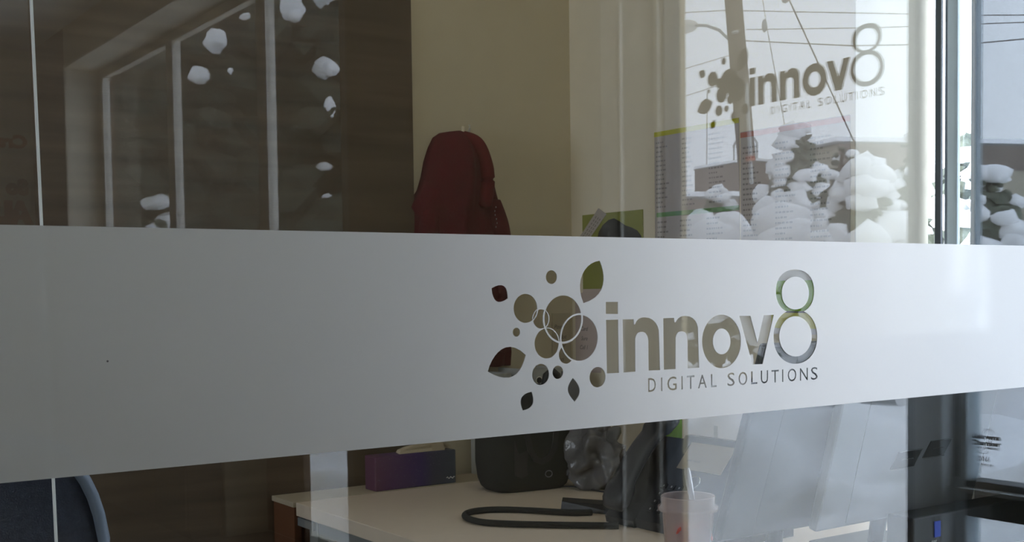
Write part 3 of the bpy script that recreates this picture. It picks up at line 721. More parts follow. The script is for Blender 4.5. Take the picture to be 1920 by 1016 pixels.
# low snow-covered shrubs outside those windows
def shrub(label, x, y, z0, h, w, n, seed, needles='needles_pale', snow=(0.3, 0.5)):
    r = random.Random(seed)
    t = thing('snowy_shrub', label, 'shrub', (x, y, z0), 'snow-laden shrubs outside the front windows')
    mb = MB()
    for k in range(n*2):
        a = r.uniform(0, 2*PI); rr = w*math.sqrt(r.random())*0.8; z = z0+h*r.uniform(0.05, 0.8)
        mb.blob((x+rr*math.cos(a), y+rr*math.sin(a), z), w*r.uniform(0.18, 0.3), 1, 0.35, 2.2, seed=seed+k)
    for k in range(7):
        a = r.uniform(0, 2*PI); mb.tube([(x, y, z0-0.2), (x+w*0.5*math.cos(a), y+w*0.5*math.sin(a), z0+h*0.8)], 0.012, 5)
    o = mb.build('foliage', M[needles], t); o['kind'] = 'stuff'
    mb = MB()
    for k in range(n):
        a = r.uniform(0, 2*PI); rr = w*math.sqrt(r.random())*0.7
        zz = h*(1-0.55*(rr/w)**2)*r.uniform(0.72, 0.98)
        q = w*r.uniform(*snow)
        mb.blob((x+rr*math.cos(a), y+rr*math.sin(a), z0+zz-q*0.5), (q, q, q*0.72), 2, 0.2, 1.6, flat=0.6, seed=seed*2.1+k)
    o = mb.build('snow_load', M['snowclump'], t, smooth=True); o['kind'] = 'stuff'
    return t
shrub('small snow-speckled shrub outside the farthest front window', 3.8, -10.3, 0.6, 1.75, 0.32, 16, 3)

# trees and mounds in front of the near window
GT = 'snowy trees across the car park'
snowy_tree('snowy_tree', 'tallest snow-laden young pine before the right-hand building, below the logo decal', 9.0, -6.85, 0.70, 2.15, 0.62, 110, 70, 61, 'needles_pale', True, 0.75, (0.20, 0.38), GT)
snowy_tree('snowy_tree', 'snowy pine standing at the foot of the utility pole', 8.5, -7.45, 0.70, 1.60, 0.45, 90, 60, 62, 'needles_pale', True, 0.6, (0.20, 0.36), GT)
snowy_tree('snowy_tree', 'thin snowy pine with separate snow balls beside the tallest one', 8.0, -5.46, 0.70, 1.78, 0.34, 70, 26, 63, 'needles_pale', True, 0.5, (0.22, 0.40), GT)
snowy_tree('snowy_tree', 'wide pine heaped with snow, near the door post', 6.5, -4.02, 0.70, 1.40, 0.42, 80, 62, 64, 'needles_pale', True, 0.55, (0.30, 0.55), GT)
snowy_tree('snowy_tree', 'tall blurred pine hard by the edge of the near window', 7.0, -3.98, 0.85, 1.51, 0.30, 80, 24, 65, 'needles_pale', True, 0.5, (0.22, 0.4), GT)
snowy_tree('snowy_tree', 'bushy pine with snow on one side, seen through the entrance door', 6.0, -2.75, 1.02, 0.90, 0.34, 90, 34, 66, 'needles_pale', True, 0.6, (0.25, 0.45), GT)
snowy_tree('snowy_tree', 'middle snowy pine with a big round snow cap, behind the thin pine', 8.0, -5.85, 0.70, 1.25, 0.42, 80, 50, 67, 'needles_pale', True, 0.6, (0.24, 0.42), GT)
snowy_tree('snowy_tree', 'short snowy pine left of the wide heaped pine', 6.4, -4.45, 0.70, 1.00, 0.30, 60, 32, 68, 'needles_pale', True, 0.55, (0.26, 0.5), GT)
def mound(label, x, y, z0, z1, w, seed, parts):
    t = thing('snow_mound', label, 'snow mound', (x, y, z0), 'snow mounds on low bushes')
    mb = MB()
    for (dx, dy, zz, q, fl) in parts: mb.blob((x+dx, y+dy, zz-q*fl), (q, q, q*fl), 3, 0.10, 1.3, flat=1.0, seed=seed+zz*7)
    mb.build('snow_cap', M['snowclump'], t, smooth=True)
    mb = MB(); r = random.Random(seed)
    for k in range(26):
        a = r.uniform(0, 2*PI); rr = w*0.85*math.sqrt(r.random())
        mb.blob((x+rr*math.cos(a), y+rr*math.sin(a), z0+(z1-z0)*r.uniform(0.05, 0.62)), w*r.uniform(0.15, 0.3), 1, 0.35, 2.2, seed=seed+k)
    o = mb.build('foliage', M['needles_pale'], t); o['kind'] = 'stuff'
mound('rounded snow mound with a ball on top, leftmost below the streetlight', 6.5, -5.40, 0.0, 1.85, 0.30, 71,
      [(0.0, 0.13, 1.90, 0.16, 0.9), (-0.05, 0.05, 1.86, 0.24, 0.7), (0.0, -0.16, 1.92, 0.14, 1.0), (0.1, 0.30, 1.74, 0.22, 0.8), (0, 0.1, 1.6, 0.33, 0.8)])
mound('largest smooth snow mound below the lettering of the decal', 6.5, -4.68, 0.0, 1.9, 0.40, 72,
      [(0, -0.05, 1.925, 0.22, 0.75), (0, 0.10, 1.80, 0.32, 0.7), (0.1, -0.28, 1.83, 0.18, 0.8), (0, 0.22, 1.70, 0.36, 0.7), (0.0, -0.1, 1.66, 0.38, 0.7)])
t = thing('snow_mound', 'tall smooth heap of cleared snow right behind the door glass', 'snow mound', (7.6, -2.8, 0), 'snow mounds on low bushes')
mb = MB()
mb.blob((7.9, -2.7, 0.9), (1.5, 1.35, 0.80), 4, 0.05, 1.6, seed=73)
mb.blob((7.2, -3.5, 0.8), (0.6, 0.7, 0.45), 3, 0.08, 1.6, seed=75)
mb.build('snow_cap', M['snowclump'], t, smooth=True)
bt = [o for o in bpy.data.objects if o.get('label', '').startswith('bushy pine with snow on one side')][0]
MB().blob((6.0, -2.75, 0.70), (0.50, 0.50, 0.42), 3, 0.08, 1.5).build('snow_base', M['snowclump'], bt, smooth=True)
# tree straight outside the office sidelight
snowy_tree('snowy_tree', 'snowy pine straight outside the narrow office window', 6.3, 3.05, 0.0, 2.2, 0.75, 110, 60, 74, 'needles_pale', False, 0.7, (0.12, 0.26), GT)

# utility pole with street lamp, wires, guy
t = thing('utility_pole', 'leaning wooden utility pole across the car park', 'utility pole', (16.0, -13.95, -0.2))
MB().tube([(16, -13.93, -0.4), (16, -15.05, 10.0)], [0.175, 0.15], 16).build('pole', M['polewood'], t, smooth=True)
MB().tube([(15.8, -14.52, 5.95), (15.8, -14.38, 5.95)], 0.03, 8).build('insulator_bracket', M['galv'], t)
MB().box(15.8, 15.9, -14.20, -14.06, 3.62, 3.70).build('red_marker_plate', M['redbar'], t)
MB().tube([(15.85, -14.22, 5.0), (15.85, -14.16, 4.2), (15.85, -14.10, 3.2)], 0.035, 8).build('cable_conduit', M['galv'], t)
t = thing('street_lamp', 'cobra-head street lamp on a curved arm fixed to the utility pole', 'street lamp', (16, -14.7, 5.9))
MB().tube([(16, -14.62, 5.62), (16, -14.80, 5.90), (16, -15.05, 6.12), (16, -15.40, 6.27), (16, -15.72, 6.33)], 0.028, 8).build('arm', M['galv'], t, smooth=True)
MB().blob((16, -15.96, 6.34), (0.15, 0.30, 0.13), 3, 0.04, 1.0, flat=0.9).build('lamp_head', mat('warm_grey_lamp_housing', (0.85, 0.82, 0.74), 0.5), t, smooth=True)
def wire(label, pts, r=0.014, name='overhead_wire'):
    o = MB().tube(pts, r, 5).build(name, M['wire']); tag(o, label, 'wire', 'overhead wires by the utility pole')
wire('topmost overhead wire above the street lamp', [(16, -24, 7.9), (16, -14.9, 6.45), (16, -9.77, 5.36), (16, -4, 4.25)], 0.007)
wire('second overhead wire from the top, right of the utility pole', [(16, -14.36, 6.0), (16, -11.5, 5.50), (16, -8.9, 5.09), (16, -4, 4.2)], 0.007)
wire('third overhead wire, sagging to the right of the utility pole', [(16, -14.36, 5.80), (16, -12, 5.30), (16, -9.7, 4.93), (16, -7.5, 4.72), (16, -4, 4.5)], 0.009)
wire('lower overhead wire running left from the utility pole', [(16, -14.6, 5.62), (16, -16.2, 5.55), (16, -18.5, 5.6)], 0.006)
wire('lowest overhead wire running left from the utility pole', [(16, -14.6, 5.15), (16, -16.2, 5.02), (16, -18.5, 5.0)], 0.006)
wire('thick slanting guy wire crossing behind the decal', [(16, -13.9, 7.4), (16, -13.34, 6.32), (16, -11.957, 3.76), (16, -10.6, 1.3), (16, -9.8, -0.1)], 0.012, 'guy_wire')
wire('thin slanting guy wire left of the thick one', [(16, -14.05, 6.9), (16, -13.85, 5.9), (16, -13.55, 4.6), (16, -12.9, 1.8), (16, -12.4, -0.1)], 0.006, 'guy_wire')
o = MB().blob((15.98, -13.40, 6.42), (0.06, 0.11, 0.15), 2, 0.05).build('insulator', M['galv'], smooth=True); tag(o, 'grey strain insulator high on the thick guy wire', 'insulator', 'insulators on the wires')
o = MB().blob((15.98, -13.90, 5.98), (0.05, 0.05, 0.12), 2, 0.05).build('insulator', M['galv'], smooth=True); tag(o, 'small insulator on the thin guy wire', 'insulator', 'insulators on the wires')

# buildings across the road
def building(label, foot, z1, m, roof_m=M['snow'], windows=(), rt=0.22):
    cx_ = sum(p[0] for p in foot)/len(foot); cy_ = sum(p[1] for p in foot)/len(foot)
    t = thing('building', label, 'building', (cx_, cy_, 0))
    MB().prism(foot, lambda p: (p[0], p[1], -0.5), lambda p: (p[0], p[1], z1)).build('wall', m, t)
    k = 1.015
    f2 = [(cx_+(p[0]-cx_)*k, cy_+(p[1]-cy_)*k) for p in foot]
    MB().prism(f2, lambda p: (p[0], p[1], z1), lambda p: (p[0], p[1], z1+rt*0.35)).build('roof_edge', M['greymetal'], t)
    f3 = [(cx_+(p[0]-cx_)*(k-0.004), cy_+(p[1]-cy_)*(k-0.004)) for p in foot]
    MB().prism(f3, lambda p: (p[0], p[1], z1+rt*0.35), lambda p: (p[0], p[1], z1+rt)).build('roof_snow', M['snowclump'], t)
    return t
building('low brown building left of the utility pole, its flat roof white with snow', [(22.6, -26.0), (27.5, -23.1), (28.2, -24.2), (23.6, -27.6)], 4.0, M['stucco2'])
t = building('brown building with two roof pipes, behind the low one', [(30.0, -30.6), (29.6, -27.6), (34.5, -27.4), (37, -33.0)], 5.62, M['stucco2'], rt=0.12)
for k in range(2):
    y_ = -29.05+0.62*k
    MB().tube([(30.4, y_, 5.6), (30.4, y_, 6.35), (30.42, y_+0.1, 6.5), (30.45, y_+0.3, 6.5), (30.47, y_+0.4, 6.35), (30.47, y_+0.4, 5.6)], 0.04, 6).build('roof_pipe', M['galv'], t)
MB().tube([(30.2, -30.2, 5.6), (30.2, -30.15, 8.3)], 0.02, 5).build('mast', M['galv'], t)
t = building('long tan building with a snow-edged flat roof behind the snowy trees', [(30.0, -24.1), (30.8, -26.8), (44, -25.0), (48, -16.0), (38.5, -20.5)], 5.85, M['stucco'])
def on_face(p, q, u): return (p[0]+(q[0]-p[0])*u, p[1]+(q[1]-p[1])*u)
a_, b_ = (30.0, -24.1), (38.5, -20.5)
mb = MB()
mb.prism([on_face(a_, b_, -0.002), on_face(a_, b_, 1.0), (38.53, -20.57), (30.03, -24.17)], lambda p: (p[0], p[1], 5.05), lambda p: (p[0]-0.03, p[1]+0.06, 5.85))
mb.build('fascia', M['stucco2'], t)
# yellow gate post and its snow
o = MB().tube([(7.0, -3.285, -0.1), (7.0, -3.275, 1.60), (7.0, -3.23, 1.84)], 0.022, 10).build('bollard', M['yellow'], smooth=True)
tag(o, 'yellow painted steel post among the snowy shrubs behind the door glass', 'post')

struct(MB().box(-60, -1.8, -60, 60, -0.5, -0.14).build('snowy_ground', M['snow']))
struct(MB().box(-1.8, 2.73, 2.1, 60, -0.5, -0.14).build('snowy_ground', M['snow']))

# ================================================================== OFFICE CONTENTS
DZ = 0.75
# side cabinet along the back wall and desk in front of it
t = thing('side_cabinet', 'low reddish brown cabinet with cream top against the back wall behind the desk', 'cabinet', (1.75, 1.78, 0))
box('top', M['dskedge'], 1.330, 2.395, 1.700, 1.842, DZ-0.014, DZ, t, 0.001)
box('side_panel', M['brownred'], 1.335, 1.355, 1.705, 1.840, 0.0, DZ-0.014, t)
box('body', M['brownred'], 1.355, 2.39, 1.72, 1.840, 0.05, DZ-0.015, t)
box('plinth', M['black'], 1.36, 2.38, 1.74, 1.835, 0.0, 0.05, t)
t = thing('desk', 'cream laminate desk with thick edge and grey metal frame inside the office', 'desk', (1.86, 0.95, 0))
box('desktop', M['dsk'], 1.336, 2.392, 0.12, 1.696, DZ-0.036, DZ, t, 0.002)
for y_ in (0.2, 1.62):
    box('leg', M['greymetal'], 1.350, 1.400, y_-0.025, y_+0.025, 0.0, DZ-0.036, t, 0.003)
    box('leg', M['greymetal'], 2.300, 2.350, y_-0.025, y_+0.025, 0.0, DZ-0.036, t, 0.003)
box('side_rail', M['greymetal'], 1.355, 1.395, 0.225, 1.595, DZ-0.075, DZ-0.036, t)
box('side_rail', M['greymetal'], 2.305, 2.345, 0.225, 1.595, DZ-0.075, DZ-0.036, t)
o = box('modesty_panel', M['black'], 1.42, 2.30, 1.585, 1.600, 0.25, DZ-0.04, t)
o = box('cable_shelf', M['greymetal'], 1.340, 1.352, 1.60, 1.695, DZ-0.062, DZ-0.040, t); o['label'] = 'short grey rail under the desk corner'

# tissue box with a tissue
t = thing('tissue_box', 'purple and blue printed tissue box with a cream tissue on the desk corner', 'tissue box', (1.585, 1.73, DZ))
o = MB().box(1.585, 1.852, 1.712, 1.775, DZ, DZ+0.098, 0.004).build('carton', M['tissuebox'], t)
mb = MB()
TP = [(1.668, 0.8485), (1.674, 0.858), (1.700, 0.867), (1.745, 0.875), (1.785, 0.876), (1.812, 0.871), (1.850, 0.857), (1.832, 0.8575), (1.815, 0.8485)]
mb.prism(TP, lambda p: (p[0], 1.722+0.004*math.sin(p[0]*90), p[1]), lambda p: (p[0]*0.86+0.14*1.75, 1.762, 0.8485+(p[1]-0.8485)*0.75))
mb.prism([(1.776, 0.8485), (1.772, 0.874), (1.812, 0.869), (1.818, 0.8485)], lambda p: (p[0], 1.7185, p[1]), lambda p: (p[0]+0.004, 1.724, p[1]))
mb.build('tissue', M['tissue'], t)
mb = MB(); mb.tube([(1.818+0.0035*k, 1.7112, DZ+0.017+0.003*math.sin(k*1.9)) for k in range(9)], 0.0012, 4)
mb.build('script_mark', M['whiteprint'], t)

# lever arch binders behind the black bag
G = 'ring binders at the back of the desk'
def binder(x0, x1, h, m, label, hole=None):
    t = thing('ring_binder', label, 'binder', ((x0+x1)/2, 1.72, DZ), G)
    box('cover', m, x0, x1, 1.705, 1.712, DZ, DZ+h, t, 0.001)
    box('cover', m, x0, x0+0.003, 1.712, 1.838, DZ, DZ+h, t); box('cover', m, x1-0.003, x1, 1.712, 1.838, DZ, DZ+h, t)
    box('pages', M['paper'], x0+0.006, x1-0.006, 1.718, 1.83, DZ+0.004, DZ+h-0.012, t)
    if hole:
        for rr, m2, dy in ((0.0125, M['metal'], 0.0012), (0.0095, M['black'], 0.0018)):
            b = MB(); b.lathe([(0, 0), (rr, 0), (rr, 0.001), (0, 0.001)], n=24)
            bmesh.ops.rotate(b.bm, verts=b.bm.verts[:], cent=(0, 0, 0), matrix=Matrix.Rotation(PI/2, 3, 'X'))
            bmesh.ops.translate(b.bm, verts=b.bm.verts[:], vec=(hole[0], 1.705-dy+0.001, hole[1]))
            b.build('finger_hole', m2, t)
    return t
binder(1.985, 2.048, 0.312, M['binder'], 'grey ring binder nearest the red jacket, behind the black bag')
binder(2.051, 2.086, 0.300, M['charcoal'], 'narrow charcoal ring binder between the two grey ones')
binder(2.090, 2.236, 0.322, M['binder'], 'widest grey ring binder with a black finger hole', (2.150, DZ+0.285))

binder(2.246, 2.318, 0.300, M['charcoal'], 'charcoal ring binder nearest the room corner, right of the binder with the finger hole')

# black bag
t = thing('black_bag', 'black rounded fabric bag with carrying straps standing on the desk', 'bag', (1.94, 1.53, DZ))
mb = MB()
rings = []
prof = [(0.0, 0.80), (0.012, 0.90), (0.035, 0.975), (0.08, 1.0), (0.16, 1.0), (0.22, 0.985), (0.26, 0.94), (0.282, 0.84), (0.290, 0.60)]
for z, k in prof:
    ring = []
    for i in range(40):
        a = 2*PI*i/40; c, s = math.cos(a), math.sin(a)
        rx, ry = 0.132*k, 0.083*k
        p = Vector((rx*math.copysign(abs(c)**0.42, c), ry*math.copysign(abs(s)**0.5, s), z))
        p += Vector((p.x, p.y, 0))*0.03*noise.noise(p*14)
        p.rotate(rotz(-0.11).to_quaternion())
        ring.append(mb.bm.verts.new((1.955+p.x, 1.513+p.y, DZ+p.z)))
    rings.append(ring)
for A, B in zip(rings, rings[1:]):
    for i in range(40): mb.bm.faces.new((A[i], A[(i+1) % 40], B[(i+1) % 40], B[i]))
mb.bm.faces.new(rings[0][::-1]); mb.bm.faces.new(rings[-1])
mb.build('body', M['blackmatte'], t, smooth=True)
def band(pts, w, th, name, m, par):   # flat webbing along pts in the front plane
    mb = MB(); n = len(pts); A = []
    for i, p in enumerate(pts):
        p = Vector(p); d = (Vector(pts[min(i+1, n-1)])-Vector(pts[max(i-1, 0)])).normalized()
        nn = Vector((-0.11, -0.994, 0)); s = d.cross(nn).normalized()*w/2
        A.append([mb.bm.verts.new(q) for q in (p-s, p+s, p+s+nn*th, p-s+nn*th)])
    for a, b in zip(A, A[1:]):
        for k in range(4): mb.bm.faces.new((a[k], a[(k+1) % 4], b[(k+1) % 4], b[k]))
    mb.bm.faces.new(A[0][::-1]); mb.bm.faces.new(A[-1])
    return mb.build(name, m, par)
def fp(x, z): return (x, 1.4285-0.11*(x-1.955), z)
MB().prism([(1.872, 0.80), (1.895, 0.790), (1.915, 0.80), (1.915, 1.01), (1.872, 1.01)], lambda p: (p[0], 1.4300-0.11*(p[0]-1.955), p[1]), lambda p: (p[0], 1.4345-0.11*(p[0]-1.955), p[1])).build('front_pocket', M['pocket'], t)
band([fp(1.903, 1.02), fp(1.908, 0.93), fp(1.918, 0.87), fp(1.935, 0.842), fp(1.958, 0.833), fp(1.980, 0.842), fp(1.996, 0.87), fp(2.004, 0.93), fp(2.006, 1.02)], 0.017, 0.004, 'strap', M['black'], t)
MB().tube([(2.020, 1.50, 1.035), (2.028, 1.50, 1.066), (2.048, 1.50, 1.080), (2.066, 1.50, 1.066), (2.072, 1.50, 1.030)], 0.011, 8).build('handle', M['black'], t, smooth=True)
MB().tube([fp(1.978+0.011*math.cos(a), 0.797+0.009*math.sin(a)) for a in [2*PI*k/16 for k in range(16)]], 0.0012, 5, closed=True).build('round_badge', M['charcoal'], t)

# crumpled grey plastic bag and thin cable
mb = MB(); mb.blob((2.105, 1.385, 0.835), (0.062, 0.085, 0.088), 5, 0.13, 2.6, seed=4.2)
for v in mb.bm.verts:
    d = Vector(v.co); k = 0.024-abs(noise.noise(d*17))*0.075 + abs(noise.noise(d*45))*0.012
    v.co += (d-Vector((2.105, 1.385, 0.835))).normalized()*k
    v.co.z = max(v.co.z, DZ+0.0012)
mb.tube([(2.09, 1.36, 0.92), (2.085, 1.33, 0.945), (2.07, 1.30, 0.935)], [0.02, 0.012, 0.02], 8)
tag(mb.build('plastic_bag', M['plasticbag'], smooth=True), 'crumpled shiny grey plastic bag between the black bag and the phone', 'plastic bag')
o = MB().tube([(2.03, 1.455, DZ+0.003), (2.06, 1.425, DZ+0.003), (2.062, 1.36, DZ+0.0035), (2.07, 1.30, DZ+0.003), (2.10, 1.15, DZ+0.003), (2.12, 0.95, DZ+0.003)], 0.0022, 6).build('thin_cable', M['wire'], smooth=True)
tag(o, 'thin black cable running from the black bag towards the phone', 'cable')

# black looped cord
LOOP = [(1.778, 0.881), (1.749, 0.905), (1.675, 0.972), (1.595, 1.052), (1.55, 1.122), (1.559, 1.203), (1.607, 1.247), (1.671, 1.234), (1.736, 1.163), (1.791, 1.081), (1.836, 1.054)]
def smoothpts(P, n=6):
    out = []
    for i in range(len(P)-1):
        p0 = Vector(P[max(i-1, 0)]); p1 = Vector(P[i]); p2 = Vector(P[i+1]); p3 = Vector(P[min(i+2, len(P)-1)])
        for k in range(n):
            u = k/n
            out.append(0.5*((2*p1)+(-p0+p2)*u+(2*p0-5*p1+4*p2-p3)*u*u+(-p0+3*p1-3*p2+p3)*u**3))
    out.append(Vector(P[-1])); return out
o = MB().tube(smoothpts([(x, y, DZ+0.0085) for x, y in LOOP]), 0.0078, 12).build('looped_cord', M['blackmatte'], smooth=True)
tag(o, 'thick black cord looping flat over the desk from the phone', 'cord')
mb = MB(); mb.prism([(1.815, 1.155), (1.86, 1.20), (1.955, 1.02), (1.90, 0.985)], lambda p: (p[0], p[1], DZ+0.001), lambda p: (p[0]+(0.004 if p[0] < 1.85 else -0.004), p[1], DZ+0.024))
tag(mb.build('power_adapter', M['black']), 'flat black adapter lying where the looped cord meets the phone', 'adapter')

# desk phone, its face turned to the left side of the desk
t = thing('desk_phone', 'dark desk phone with raised handset, keypad and tan label card', 'phone', (1.90, 0.78, DZ))
mb = MB()
prof = [(1.822, DZ), (1.818, DZ+0.022), (1.978, DZ+0.205), (1.996, DZ+0.205), (2.03, DZ+0.03), (2.03, DZ)]
mb.prism(prof, lambda p: (p[0], 0.575, p[1]), lambda p: (p[0], 0.868, p[1]))
mb.build('body', M['phone'], t)
mb = MB(); mb.prism([(1.815, DZ), (1.811, DZ+0.016), (1.985, DZ+0.195), (2.02, DZ+0.03), (2.02, DZ)], lambda p: (p[0], 0.868, p[1]), lambda p: (p[0], 0.972, p[1])); mb.build('cradle', M['black'], t)
# handset: a curved bar with two fat ends
S0 = Vector((1.818, 0, DZ+0.026)); SD = (Vector((1.978, 0, DZ+0.205))-Vector((1.818, 0, DZ+0.022))); L_ = SD.length; SD.normalize(); NN = Vector((-SD.z, 0, SD.x))
def face(u, v, h=0.0):    # u: distance along the phone's width from its left end, v: distance up the slope
    p = Vector((1.818, 0, DZ+0.022))+SD*v+NN*h; return (p.x, 0.868-u, p.z)
mb = MB(); n = 16; rings = []
for i in range(n+1):
    s = i/n; v = -0.004+s*(L_+0.035)
    hump = 0.030+0.020*math.sin(PI*s)
    th = 0.028 if 0.24 < s < 0.76 else 0.040
    th *= (0.65 if i in (0, n) else (0.9 if i in (1, n-1) else 1))
    w = 0.036 if 0.2 < s < 0.8 else 0.043
    w *= (0.75 if i in (0, n) else 1)
    c = S0+SD*v+NN*hump
    ring = []
    for k in range(14):
        a = 2*PI*k/14; q = c+NN*(th*0.5*math.copysign(abs(math.sin(a))**0.7, math.sin(a)))
        ring.append(mb.bm.verts.new((q.x, 0.920+w*math.copysign(abs(math.cos(a))**0.7, math.cos(a)), q.z)))
    rings.append(ring)
for A, B in zip(rings, rings[1:]):
    for k in range(14): mb.bm.faces.new((A[k], A[(k+1) % 14], B[(k+1) % 14], B[k]))
mb.bm.faces.new(rings[0][::-1]); mb.bm.faces.new(rings[-1])
mb.build('handset', M['phone'], t, smooth=True)
def fbox(name, m, u0, u1, v0, v1, h0, h1):
    mb = MB(); mb.prism([(u0, v0), (u1, v0), (u1, v1), (u0, v1)], lambda p: face(p[0], p[1], h0), lambda p: face(p[0], p[1], h1)); return mb.build(name, m, t)
fbox('label_card', M['label_tan'], 0.035, 0.18, 0.150, 0.225, 0.0, 0.002)
mb = MB()
text_mesh(mb, 'LINE  HOLD', lambda p: face(0.055+p[0], 0.172+p[1], 0.0026), 0.006)
mb.build('card_print', M['ink'], t)
mb = MB(); mb.tube([face(0.115+0.020*math.cos(a), 0.118+0.017*math.sin(a), 0.003) for a in [2*PI*k/20 for k in range(20)]], 0.0013, 6, closed=True)
mb.build('dial_ring', M['metal'], t)
for r__ in range(4):
    for c__ in range(3):
        u0 = 0.022+c__*0.026; v0 = 0.025+r__*0.022
        fbox('key', M['black'], u0, u0+0.018, v0, v0+0.013, 0.0, 0.003)
mb = MB()
for r__ in range(4):
    for c__ in range(3):
        u0 = 0.022+c__*0.026; v0 = 0.025+r__*0.022
        mb.prism([(u0+0.007, v0+0.004), (u0+0.011, v0+0.004), (u0+0.011, v0+0.009), (u0+0.007, v0+0.009)], lambda p: face(p[0], p[1], 0.003), lambda p: face(p[0], p[1], 0.0034))
o = mb.build('key_digits', M['keyprint'], t); o['kind'] = 'stuff'

# plastic food tub with a spoon
tx, ty = 1.698, 0.560
t = thing('food_tub', 'translucent round takeaway tub with salad on the desk beside the monitors', 'food tub', (tx, ty, DZ))
R_ = 0.059
prof = [(0.0, 0.0), (R_-0.016, 0.0), (R_-0.012, 0.004), (R_-0.006, 0.098), (R_+0.003, 0.100), (R_+0.003, 0.108), (R_-0.004, 0.112), (R_-0.003, 0.128), (R_-0.005, 0.130),
        (R_-0.007, 0.128), (R_-0.008, 0.104), (R_-0.010, 0.095), (R_-0.015, 0.006), (R_-0.018, 0.003), (0.0, 0.003)]
MB().lathe(prof, (tx, ty, DZ), 48).build('tub', M['tub'], t, smooth=True)
mb = MB(); mb.blob((tx, ty, DZ+0.040), (R_-0.018, R_-0.018, 0.036), 4, 0.10, 3.5, seed=2); mb.build('salad', M['food'], t, smooth=True)
for (dx, dy, dz, q) in ((-0.034, -0.018, 0.066, 0.014), (-0.026, -0.026, 0.048, 0.013), (0.000, -0.038, 0.072, 0.011), (0.022, -0.030, 0.045, 0.012), (-0.015, -0.034, 0.035, 0.012)):
    MB().blob((tx+dx, ty+dy, DZ+dz), q, 2, 0.25, 2, seed=dx*50).build('tomato_piece', M['tomato'], t, smooth=True)
mb = MB()
pts = [(tx+0.012, ty-0.01, DZ+0.075), (tx+0.008, ty-0.006, DZ+0.11), (tx+0.004, ty, DZ+0.150), (tx+0.002, ty+0.004, DZ+0.178), (tx+0.001, ty+0.005, DZ+0.186)]
A = []
for p, w in zip(pts, (0.005, 0.006, 0.0085, 0.008, 0.006)):
    A.append([mb.bm.verts.new((p[0]+sx*w, p[1]-sy*0.0018-(0.0035*(1-abs(sx))), p[2])) for sx, sy in ((-1, 0), (-0.4, 0), (0.4, 0), (1, 0), (1, 1), (0.4, 1), (-0.4, 1), (-1, 1))])
for a, b in zip(A, A[1:]):
    for k in range(8): mb.bm.faces.new((a[k], a[(k+1) % 8], b[(k+1) % 8], b[k]))
mb.bm.faces.new(A[0][::-1]); mb.bm.faces.new(A[-1])
o = mb.build('plastic_spoon', M['spoon'], smooth=False); tag(o, 'clear plastic spoon standing up in the food tub', 'spoon')

# two monitors, backs to the glass partition
def monitor(label, x0, x1, z0, z1, yb, tilt, face_m, slots=(), stand=True, yaw=0.0, stem=0.035):
    xc = (x0+x1)/2
    t = thing('computer_monitor', label, 'monitor', (xc, yb, DZ), 'computer monitors on the desk')
    rot = Matrix.Rotation(tilt, 3, 'X'); piv = Vector((xc, yb, z0))
    Rz = rotz(yaw)
    def tr(o):
        me = o.data
        for v in me.vertices:
            p = v.co+Vector(t.location)-piv
            p = Rz @ (rot @ p); v.co = p+piv-Vector(t.location)
        return o
    tr(box('shell', face_m, x0, x1, yb, yb+0.022, z0, z1, t, 0.006))
    tr(box('screen', M['black'], x0+0.012, x1-0.012, yb+0.022, yb+0.0235, z0+0.014, z1-0.012, t))
    tr(box('seam', M['black'], x0+0.088, x0+0.0895, yb-0.0004, yb+0.001, z0+0.01, z1-0.01, t))
    for (a, b, c, d) in slots:
        mb = MB(); k = 0.018
        mb.prism([(a, c), (b, c), (b+k, d), (a+k, d)], lambda p: (p[0], yb-0.0015, p[1]), lambda p: (p[0], yb+0.001, p[1])); tr(mb.build('vent_slot', M['black'], t))
        for zz, e in ((c, 0), (d, k)):
            tr(box('slot_edge', M['metal'], a+e, b+e, yb-0.003, yb-0.0012, zz-0.001, zz+0.0008, t))
        tr(box('slot_edge', M['metal'], a+0.03, b-0.01, yb-0.003, yb-0.0012, (c+d)/2, (c+d)/2+0.0012, t))
    MB().tube([(xc, yb+0.02, z0+0.10), (xc, yb+0.05, z0), (xc, yb+0.06, DZ+0.01)], stem*0.5, 12).build('stand_neck', M['black'], t, smooth=True)
    box('stand_foot', M['black'], xc-0.11, xc+0.11, yb+0.0, yb+0.15, DZ, DZ+0.012, t, 0.004)
    return t
monitor('left black computer monitor, its edge behind the dark grey one', 1.604, 2.020, 0.822, 1.220, 0.375, math.radians(18.5), M['black'])
monitor('right dark grey computer monitor with slotted back, nearest the window', 1.822, 2.358, 0.822, 1.222, 0.338, math.radians(14), M['charcoal'],
        slots=((2.02, 2.10, 0.935, 0.972), (2.125, 2.20, 0.950, 0.986)), yaw=math.radians(2))
# black box with a blue tab under the right monitor
t = thing('docking_box', 'flat black box with a blue tab under the dark grey monitor by the window', 'box', (2.19, 0.27, DZ))
box('case', M['black'], 2.000, 2.388, 0.235, 0.300, DZ, DZ+0.094, t, 0.004)
box('blue_tab', M['blue'], 2.066, 2.085, 0.2325, 0.235, DZ+0.048, DZ+0.080, t)
mb = MB()
for k in range(3): mb.tube([(2.050+0.006*k, 0.2335, DZ+0.028), (2.060+0.006*k, 0.2335, DZ+0.042)], 0.0014, 5)
mb.build('white_mark', M['whiteprint'], t)

